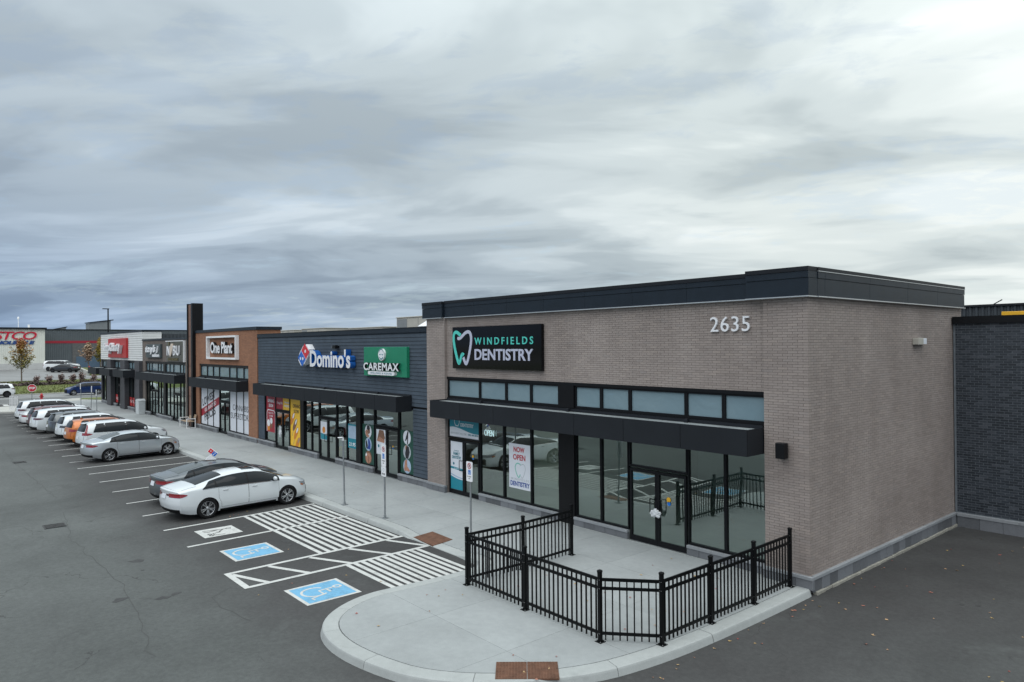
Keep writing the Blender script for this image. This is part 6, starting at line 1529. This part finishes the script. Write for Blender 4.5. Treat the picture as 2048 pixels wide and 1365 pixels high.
        m2 = bpy.data.meshes.new('mirror'); bm.to_mesh(m2); bm.free(); m2.materials.append(MATS[pm]); [setattr(f, 'use_smooth', True) for f in m2.polygons]; mi = put('mirror', m2, t)
        mb = MB(); mb.obox((p.x+sg*.02, p.y, p.z+.01), .05, .03, .02); put('mirror_arm', mb.mesh('mirror_arm', 'black_plastic'), mi)
        for lw in (-sp['wb']/2, sp['wb']/2): wheel(t, sg*(hw-.115), lw, sp['rw'], sg, ws)
        if roof_rails:
            lo, hi_ = sp['rails']; pts = []
            for k in range(13): l_ = lo+(hi_-lo)*k/12; q = S.T(l_, S.y(l_, S.zbelt(l_))*sp.get('rail_u', .66)*sg); pts.append(q+Vector((0, 0, .035 if 0 < k < 12 else .0)))
            mb = MB()
            for q0, q1 in zip(pts, pts[1:]): mb.cyl(q0, q1, .016, n=6)
            put('roof_rail', mb.mesh('roof_rail', 'black_plastic' if roof_rails is True else roof_rails), t)
    # windscreen and rear glass
    l0, l1, xt, xb = sp['screen']
    rows = [[(l1+(l0-l1)*r/9, (xb+(xt-xb)*r/9)*(-1+2*k/12)) for k in range(13)] for r in range(10)]
    patch(t, 'windscreen', glass, lambda a, b: S.T(a, b), rows, .005)
    rows = [[(l1+.06*(1-(2*k/12-1)**2)+.10-.10*r, (xb+.03)*(-1+2*k/12)) for k in range(13)] for r in range(2)]; patch(t, 'cowl', 'black_plastic', lambda a, b: S.T(a, b), rows, .004)
    rg = sp['rear_glass']
    if rg['kind'] == 'top':
        rows = [[(rg['l0']+(rg['l1']-rg['l0'])*r/9, (rg['x0']+(rg['x1']-rg['x0'])*r/9)*(-1+2*k/12)) for k in range(13)] for r in range(10)]; patch(t, 'rear_window', rg.get('mat', glass), lambda a, b: S.T(a, b), rows, .005)
        rows = [[(S.l0+.08+(rg['l0']-.03-S.l0-.08)*r/5, sp['W']*.385*(-1+2*k/12)) for k in range(13)] for r in range(6)]
        patch(t, 'boot_gap', 'black_plastic', lambda a, b: S.T(a, b), [[(a-.004 if i == 0 else a+.006, b*1.012) for a, b in r] for i, r in enumerate(rows)], .001); patch(t, 'boot_lid', pm, lambda a, b: S.T(a, b), rows, .004)
    else:
        rows = [[(rg['u0']*(-1+2*k/12)*(1-.0*r), rg['z0']+(rg['z1']-rg['z0'])*r/7) for k in range(13)] for r in range(8)]; patch(t, 'rear_window', rg.get('mat', glass), lambda u, z: S.Rr(u, z), rows, .005)
        z = rg['z1']+.012; y0 = S.y(S.l0, z)*.90; mb = MB(); n = 12; pts = []                    # roof spoiler
        for k in range(n+1):
            u = -1+2*k/n; p = S.Rr(u*.93, z); pts.append([p+Vector((0, .05, .03)), p+Vector((0, -.15*(1-.25*u*u), .012)), p+Vector((0, -.15*(1-.25*u*u), -.006)), p+Vector((0, .04, -.012))])
        mb.grid(pts, 0, True); put('spoiler', mb.mesh('spoiler', pm), t)
        rows = [[(.80*(-1+2*k/10), sp['gate'][0]+(sp['gate'][1]-sp['gate'][0])*r/4) for k in range(11)] for r in range(5)]
        patch(t, 'gate_gap', 'black_plastic', lambda u, z: S.Rr(u, z), [[(u*1.02, z+(-.008 if i == 0 else .008 if i == 4 else 0)) for u, z in r] for i, r in enumerate(rows)], .001); patch(t, 'tailgate', pm, lambda u, z: S.Rr(u, z), rows, .005)
    # bumpers' lower trim, plate
    rows = [[(.97*(-1+2*k/14), S.zbot(S.l0)+.005+sp.get('rear_trim', .12)*r/2) for k in range(15)] for r in range(3)]; patch(t, 'rear_valance', 'black_plastic', lambda u, z: S.Rr(u, z), rows, .008)
    rows = [[(.80*(-1+2*k/12), S.zbot(S.l1)+.05+sp.get('grille', .30)*r/4) for k in range(13)] for r in range(5)]; patch(t, 'grille', 'black_plastic', lambda u, z: S.Fr(u, z), rows, .006)
    zp = sp['plate']; p = S.Rr(0, zp); ty = (S.Rr(0, zp+.06).y-S.Rr(0, zp-.06).y)/.12; mb = MB(); mb.obox((0, p.y-.014, zp), .155, .006, .078, Matrix.Rotation(-math.atan(ty), 3, 'X')); put('licence_plate', mb.mesh('licence_plate', ['poster_white']), t)
    if sp.get('tail_bar'): rows = [[(tl['u0']*(-1+2*k/10)*1.02, sp['tail_bar'][0]+(sp['tail_bar'][1]-sp['tail_bar'][0])*r) for k in range(11)] for r in range(2)]; patch(t, 'tail_bar', sp.get('bar_mat', 'tail_dark'), lambda u, z: S.Rr(u, z), rows, .006)
    if sp.get('sunroof'): a, b, xs = sp['sunroof']; rows = [[(a+(b-a)*r/4, xs*(-1+2*k/6)) for k in range(7)] for r in range(5)]; patch(t, 'sunroof', 'car_glass', lambda a, b: S.T(a, b), rows, .004)
    if sp.get('fin', True):
        p = S.T(sp['fin_l'], 0); mb = MB(); mb.prism([(p.y-.09, p.z-.005), (p.y+.08, p.z-.005), (p.y-.04, p.z+.055), (p.y-.08, p.z+.055)], -.012, .012, f=lambda a, b, c: (c, a, b)); put('aerial_fin', mb.mesh('aerial_fin', pm), t)
    t.location = (x, l, GZ if name != 'far' else 0); t.rotation_euler = (0, 0, yaw); return t

def sedan(**k):
    d = dict(W=1.86, wb=2.83, rw=.335, sill=.19, n=2.9, tum=.24, fade0=.85,
        top=[(-2.50, .99), (-2.40, 1.035), (-2.05, 1.085), (-1.78, 1.12), (-1.35, 1.24), (-.85, 1.375), (-.45, 1.435), (-.05, 1.452), (.35, 1.43), (.62, 1.37), (1.0, 1.185), (1.32, 1.025), (1.5, .985), (1.95, .915), (2.3, .81), (2.46, .70)],
        belt=[(-2.5, .90), (-2.0, .965), (-1.4, .975), (0, .955), (1.2, .915), (1.7, .855), (2.2, .74), (2.46, .60)],
        rear=[(.22, .16), (.36, .05), (.55, .0), (.72, .01), (.86, .045), (.98, .03), (1.1, .06)], front=[(.2, .07), (.35, .0), (.55, .02), (.7, .07), (.85, .16)],
        dlo=(-1.58, 1.12), dlo_hi=.75, dlo_nose=.62, pillars=[-1.12, -.02], doors=[(-1.05, -.03), (-.015, 1.08)], handles=[-.82, .20], screen=(.64, 1.28, .50, .66), rear_glass=dict(kind='top', l0=-1.72, l1=-.80, x0=.60, x1=.47),
        tail=dict(z0=.79, z1=.915, u0=.42, len=.30, rise=.02), head=dict(z0=.60, z1=.70, u0=.45, len=.45, rise=.09, amber=True), mirror=.92, plate=.80, fin_l=-.72, grille=.26)
    d.update(k); return d
def suv(**k):
    d = dict(W=1.87, wb=2.70, rw=.36, sill=.24, n=3.3, tum=.20, fade0=1.0,
        top=[(-2.28, 1.60), (-1.9, 1.64), (-1.2, 1.675), (-.4, 1.69), (.2, 1.675), (.52, 1.60), (.95, 1.36), (1.30, 1.16), (1.5, 1.12), (2.0, 1.05), (2.25, .95), (2.36, .84)],
        belt=[(-2.28, 1.10), (-1.6, 1.085), (0, 1.055), (1.2, 1.03), (1.7, .98), (2.1, .88), (2.36, .72)],
        rear=[(.25, .13), (.42, .02), (.62, .0), (.9, .04), (1.08, .08), (1.3, .20), (1.55, .38), (1.7, .46)], front=[(.2, .08), (.4, .0), (.7, .02), (.9, .10), (1.05, .2)],
        dlo=(-1.86, 1.06), pillars=[-1.12, -.05], doors=[(-1.02, -.06), (-.045, 1.04)], handles=[-.80, .18], screen=(.56, 1.24, .54, .68), rear_glass=dict(kind='rear', u0=.80, z0=1.12, z1=1.52),
        tail=dict(z0=.93, z1=1.07, u0=.55, len=.34, rise=.05), head=dict(z0=.80, z1=.92, u0=.5, len=.42, rise=.05), mirror=.88, plate=.80, fin_l=-1.35, grille=.42, gate=(.52, 1.06), rails=(-1.55, .35), rear_trim=.16, door_low=.2)
    d.update(k); return d
ROW = 'cars parked nose in along the storefront kerb'
TW = dict(n=5, twin=True); S5 = dict(n=5); DK = dict(n=5, dark=True)
white, pearl = (.64, .68, .70), (.61, .65, .67)
car('white sedan with dark rear glass parked nearest the hatched bays', sedan(tail_bar=(.825, .885), sunroof=(-.05, .40, .40)), (.64, .68, .70), -17.66, -6.41, R_(4.8), ROW, wheels=TW, chrome=True)
car('dark grey fastback sedan wearing a pizza delivery sign on its roof', sedan(W=1.82, wb=2.72, tail=dict(z0=.80, z1=.93, u0=.35, len=.42, rise=.04), tail_bar=(.83, .87),
    top=[(-2.30, 1.03), (-2.18, 1.075), (-1.95, 1.10), (-1.68, 1.13), (-1.2, 1.265), (-.75, 1.365), (-.35, 1.415), (.05, 1.425), (.4, 1.395), (.65, 1.335), (1.0, 1.175), (1.28, 1.03), (1.5, .98), (1.95, .90), (2.25, .79), (2.36, .69)], dlo=(-1.50, 1.08), rear_glass=dict(kind='top', l0=-1.62, l1=-.66, x0=.60, x1=.47, mat='car_glass_pale')),
    (.125, .14, .152), -20.20, -6.32, R_(4), ROW, .55, .32, wheels=DK)
car('silver sedan with black and silver twin spoke wheels beside the empty bays', sedan(W=1.81, wb=2.81, rw=.335, tail=dict(z0=.78, z1=.90, u0=.48, len=.30, rise=.03),
    top=[(-2.36, .98), (-2.25, 1.04), (-1.85, 1.085), (-1.6, 1.11), (-1.15, 1.27), (-.75, 1.385), (-.35, 1.43), (.05, 1.435), (.35, 1.41), (.6, 1.34), (.95, 1.17), (1.22, 1.03), (1.45, .99), (1.9, .92), (2.15, .83), (2.27, .72)], dlo=(-1.40, 1.0), screen=(.60, 1.18, .50, .65), rear_glass=dict(kind='top', l0=-1.58, l1=-.78, x0=.60, x1=.48, mat='car_glass_pale'), mirror=.84),
    (.56, .60, .63), -33.15, -6.33, R_(7.5), ROW, .6, .30, wheels=TW, glass='car_glass')
car('white crossover with tall red tail lamps behind the silver sedan', suv(tail=dict(z0=.93, z1=1.06, u0=.62, len=.36, rise=-.04, up=1.50), dlo_top=1.56), pearl, -37.4, -5.93, R_(6), ROW, wheels=TW, clad=True, roof_rails=False)
car('bright orange crossover with dark roof rails', suv(W=1.80, wb=2.665, top=[(-2.20, 1.53), (-1.8, 1.57), (-1.2, 1.60), (-.4, 1.60), (.2, 1.58), (.5, 1.51), (.95, 1.28), (1.28, 1.10), (1.5, 1.06), (1.95, .99), (2.15, .90), (2.25, .80)], tail=dict(z0=.90, z1=1.04, u0=.6, len=.30, rise=.03)), (.56, .155, .02), -40.2, -6.15, R_(5), ROW, .2, wheels=DK, roof_rails=True, clad=True)
car('white crossover with clear tail lamps left of the orange one', suv(W=1.88, wb=2.74, tail=dict(z0=.90, z1=1.03, u0=.55, len=.36, rise=.04)), white, -43.0, -6.12, R_(5), ROW, wheels=S5, tail='lamp_smoke')
car('dark grey crossover with silver roof rails between two white ones', suv(W=1.86, wb=2.66, tail_bar=(.93, .96)), (.11, .12, .125), -45.6, -6.25, R_(5), ROW, .5, wheels=S5, roof_rails='steel_galv', tail='lamp_smoke')
car('large white utility car with slim dark red tail lamps', suv(W=1.98, wb=2.89, top=[(-2.58, 1.58), (-2.1, 1.64), (-1.3, 1.69), (-.4, 1.70), (.25, 1.675), (.6, 1.59), (1.05, 1.36), (1.4, 1.17), (1.6, 1.13), (2.1, 1.06), (2.36, .97), (2.47, .86)], belt=[(-2.58, 1.12), (-1.6, 1.11), (0, 1.07), (1.3, 1.04), (1.8, .99), (2.2, .88), (2.47, .72)], dlo=(-2.1, 1.16), screen=(.62, 1.32, .56, .70), mirror=.96, tail=dict(z0=.96, z1=1.08, u0=.5, len=.42, rise=.02)), (.64, .68, .70), -49.2, -6.42, R_(5), ROW, wheels=DK, tail='tail_dark')
car('dark red crossover with tall red tail lamps mostly hidden by the white one', suv(tail=dict(z0=.93, z1=1.06, u0=.62, len=.36, up=1.52)), (.10, .018, .022), -51.9, -6.6, R_(5), ROW, .3, wheels=S5, clad=True)
car('low white sedan tucked between the two tall cars', sedan(), (.66, .68, .69), -54.4, -6.55, R_(5), ROW, wheels=S5)
car('white seven seat utility car last in the parked row', suv(W=1.96, wb=2.90, top=[(-2.62, 1.66), (-2.1, 1.72), (-1.3, 1.76), (-.4, 1.76), (.25, 1.73), (.6, 1.64), (1.05, 1.40), (1.4, 1.20), (1.6, 1.16), (2.1, 1.09), (2.36, .99), (2.47, .88)], belt=[(-2.62, 1.14), (-1.6, 1.13), (0, 1.09), (1.3, 1.06), (1.8, 1.0), (2.2, .9), (2.47, .74)], dlo=(-2.25, 1.16), screen=(.62, 1.32, .56, .70), mirror=.96, tail=dict(z0=.94, z1=1.08, u0=.5, len=.46, rise=.04), rear_glass=dict(kind='rear', u0=.82, z0=1.16, z1=1.58)), (.64, .67, .69), -58.4, -6.3, R_(5), ROW, wheels=S5, tail='tail_dark')
# street and store-lot cars
def place(o, x, y, z, yaw): o.location = (x, y, z); o.rotation_euler = (0, 0, yaw)
o = car('dark blue hatchback crossover driving along the street', suv(W=1.77, wb=2.61, rw=.34, top=[(-2.15, 1.48), (-1.7, 1.56), (-1.0, 1.60), (-.2, 1.60), (.2, 1.57), (.5, 1.49), (.95, 1.26), (1.28, 1.08), (1.5, 1.03), (1.9, .95), (2.08, .86), (2.16, .76)], dlo=(-1.75, 1.05)), (.012, .035, .13), 0, 0, 0, 'cars on the street', .4, wheels=S5, name='street_car'); place(o, -92.2, 1.45, GZ, R_(180))
o = car('white crossover entering at the left edge on the street', suv(W=1.9, wb=2.8), (.72, .74, .75), 0, 0, 0, 'cars on the street', wheels=DK, clad=True, name='street_car', tail='tail_dark'); place(o, -94.6, -7.6, GZ, R_(180))
o = car('black sedan parked before the white pickup on the store lot', sedan(W=1.85, wb=2.88, top=[(-2.40, 1.0), (-2.28, 1.06), (-1.9, 1.12), (-1.5, 1.20), (-1.0, 1.35), (-.5, 1.43), (0, 1.445), (.4, 1.41), (.7, 1.33), (1.1, 1.12), (1.35, .98), (1.6, .93), (1.95, .86), (2.2, .76), (2.3, .66)]), (.02, .022, .026), 0, 0, 0, 'cars on the store lot', .3, wheels=DK, name='parked_car'); place(o, -130.3, 4.92, 1.585, R_(139.4))
o = car('white pickup with a white bed canopy on the store lot', suv(W=2.0, wb=3.65, rw=.40, sill=.40, top=[(-2.95, 1.86), (-2.6, 1.92), (-1.9, 1.95), (-.95, 1.96), (-.2, 1.97), (.4, 1.95), (.75, 1.86), (1.15, 1.55), (1.45, 1.36), (1.7, 1.32), (2.4, 1.27), (2.75, 1.20), (2.88, 1.05)],
    belt=[(-2.95, 1.30), (-1, 1.31), (1.2, 1.27), (2.0, 1.2), (2.5, 1.1), (2.88, .92)], rear=[(.4, .0), (1.2, .02), (1.9, .22), (2.0, .26)], dlo=(-2.55, 1.28), pillars=[-1.15, -.85, .22], doors=[(-.82, .2), (.215, 1.26)], handles=[-.6, .45], screen=(.8, 1.4, .6, .78), mirror=1.05, rear_glass=dict(kind='rear', u0=.8, z0=1.36, z1=1.78), gate=(.7, 1.28), tail=dict(z0=.95, z1=1.25, u0=.84, len=.12), head=dict(z0=.95, z1=1.15, u0=.6, len=.2), plate=.62, fin=False, rear_trim=.2), (.70, .72, .73), 0, 0, 0, 'cars on the store lot', wheels=DK, name='pickup_truck', cat='pickup'); place(o, -134.0, 5.2, 1.66, R_(-40.6))
# delivery sign on the fastback's roof
t = thing('delivery_roof_sign', 'white wedge roof sign with red and blue domino on the dark grey sedan', 'car sign', (0, 0, 0))
mb = MB(); mb.prism([(-.26, 0), (.26, 0), (.16, .10), (.05, .22), (-.05, .22), (-.2, .08)], -.10, .10, f=lambda a, b, c: (a, c, b)); mb.build('base', 'letter_white', t)
c0 = (.12, .34); r = .15; qd = lambda cx_, cz_, k: [(cx_+k*r*math.cos(R_(a)), cz_+k*r*math.sin(R_(a))) for a in (45, 135, 225, 315)]
rot = lambda pts: [((a)*math.cos(R_(-42))-(b)*math.sin(R_(-42)), (a)*math.sin(R_(-42))+(b)*math.cos(R_(-42))) for a, b in pts]
dm = lambda pts, dx, dz: [(a+dx, b+dz) for a, b in pts]
base = [(-.23, -.115), (.23, -.115), (.23, .115), (-.23, .115)]
mb = MB(); mb.prism(dm(rot(base), .10, .36), -.05, .05, f=fy); mb.build('domino_case', 'letter_white', t)
for nm, x0, x1, dots in (('logo_red', -.215, -.008, ((-.11, 0),)), ('logo_blue', .008, .215, ((.11, .045), (.11, -.045)))):
    for y0, y1 in ((-.056, -.051), (.051, .056)):
        mb = MB(); mb.prism(dm(rot([(x0, -.1), (x1, -.1), (x1, .1), (x0, .1)]), .10, .36), y0, y1, f=fy); hf = mb.build('domino_half', nm, t)
        for d_ in dots:
            p = dm(rot([d_]), .10, .36)[0]; mb = MB(); mb.prism(arc(p[0], p[1], .03, 0, 360, 10)[:-1], y0-.003 if y0 < 0 else y1, y0 if y0 < 0 else y1+.003, f=fy); mb.build('dot', 'letter_white', hf)
t.scale = (.74, .74, .74); t.location = (-20.13, -6.55, GZ+1.41); t.rotation_euler = (0, 0, R_(68))
bpy.data.scenes.remove(TMP)
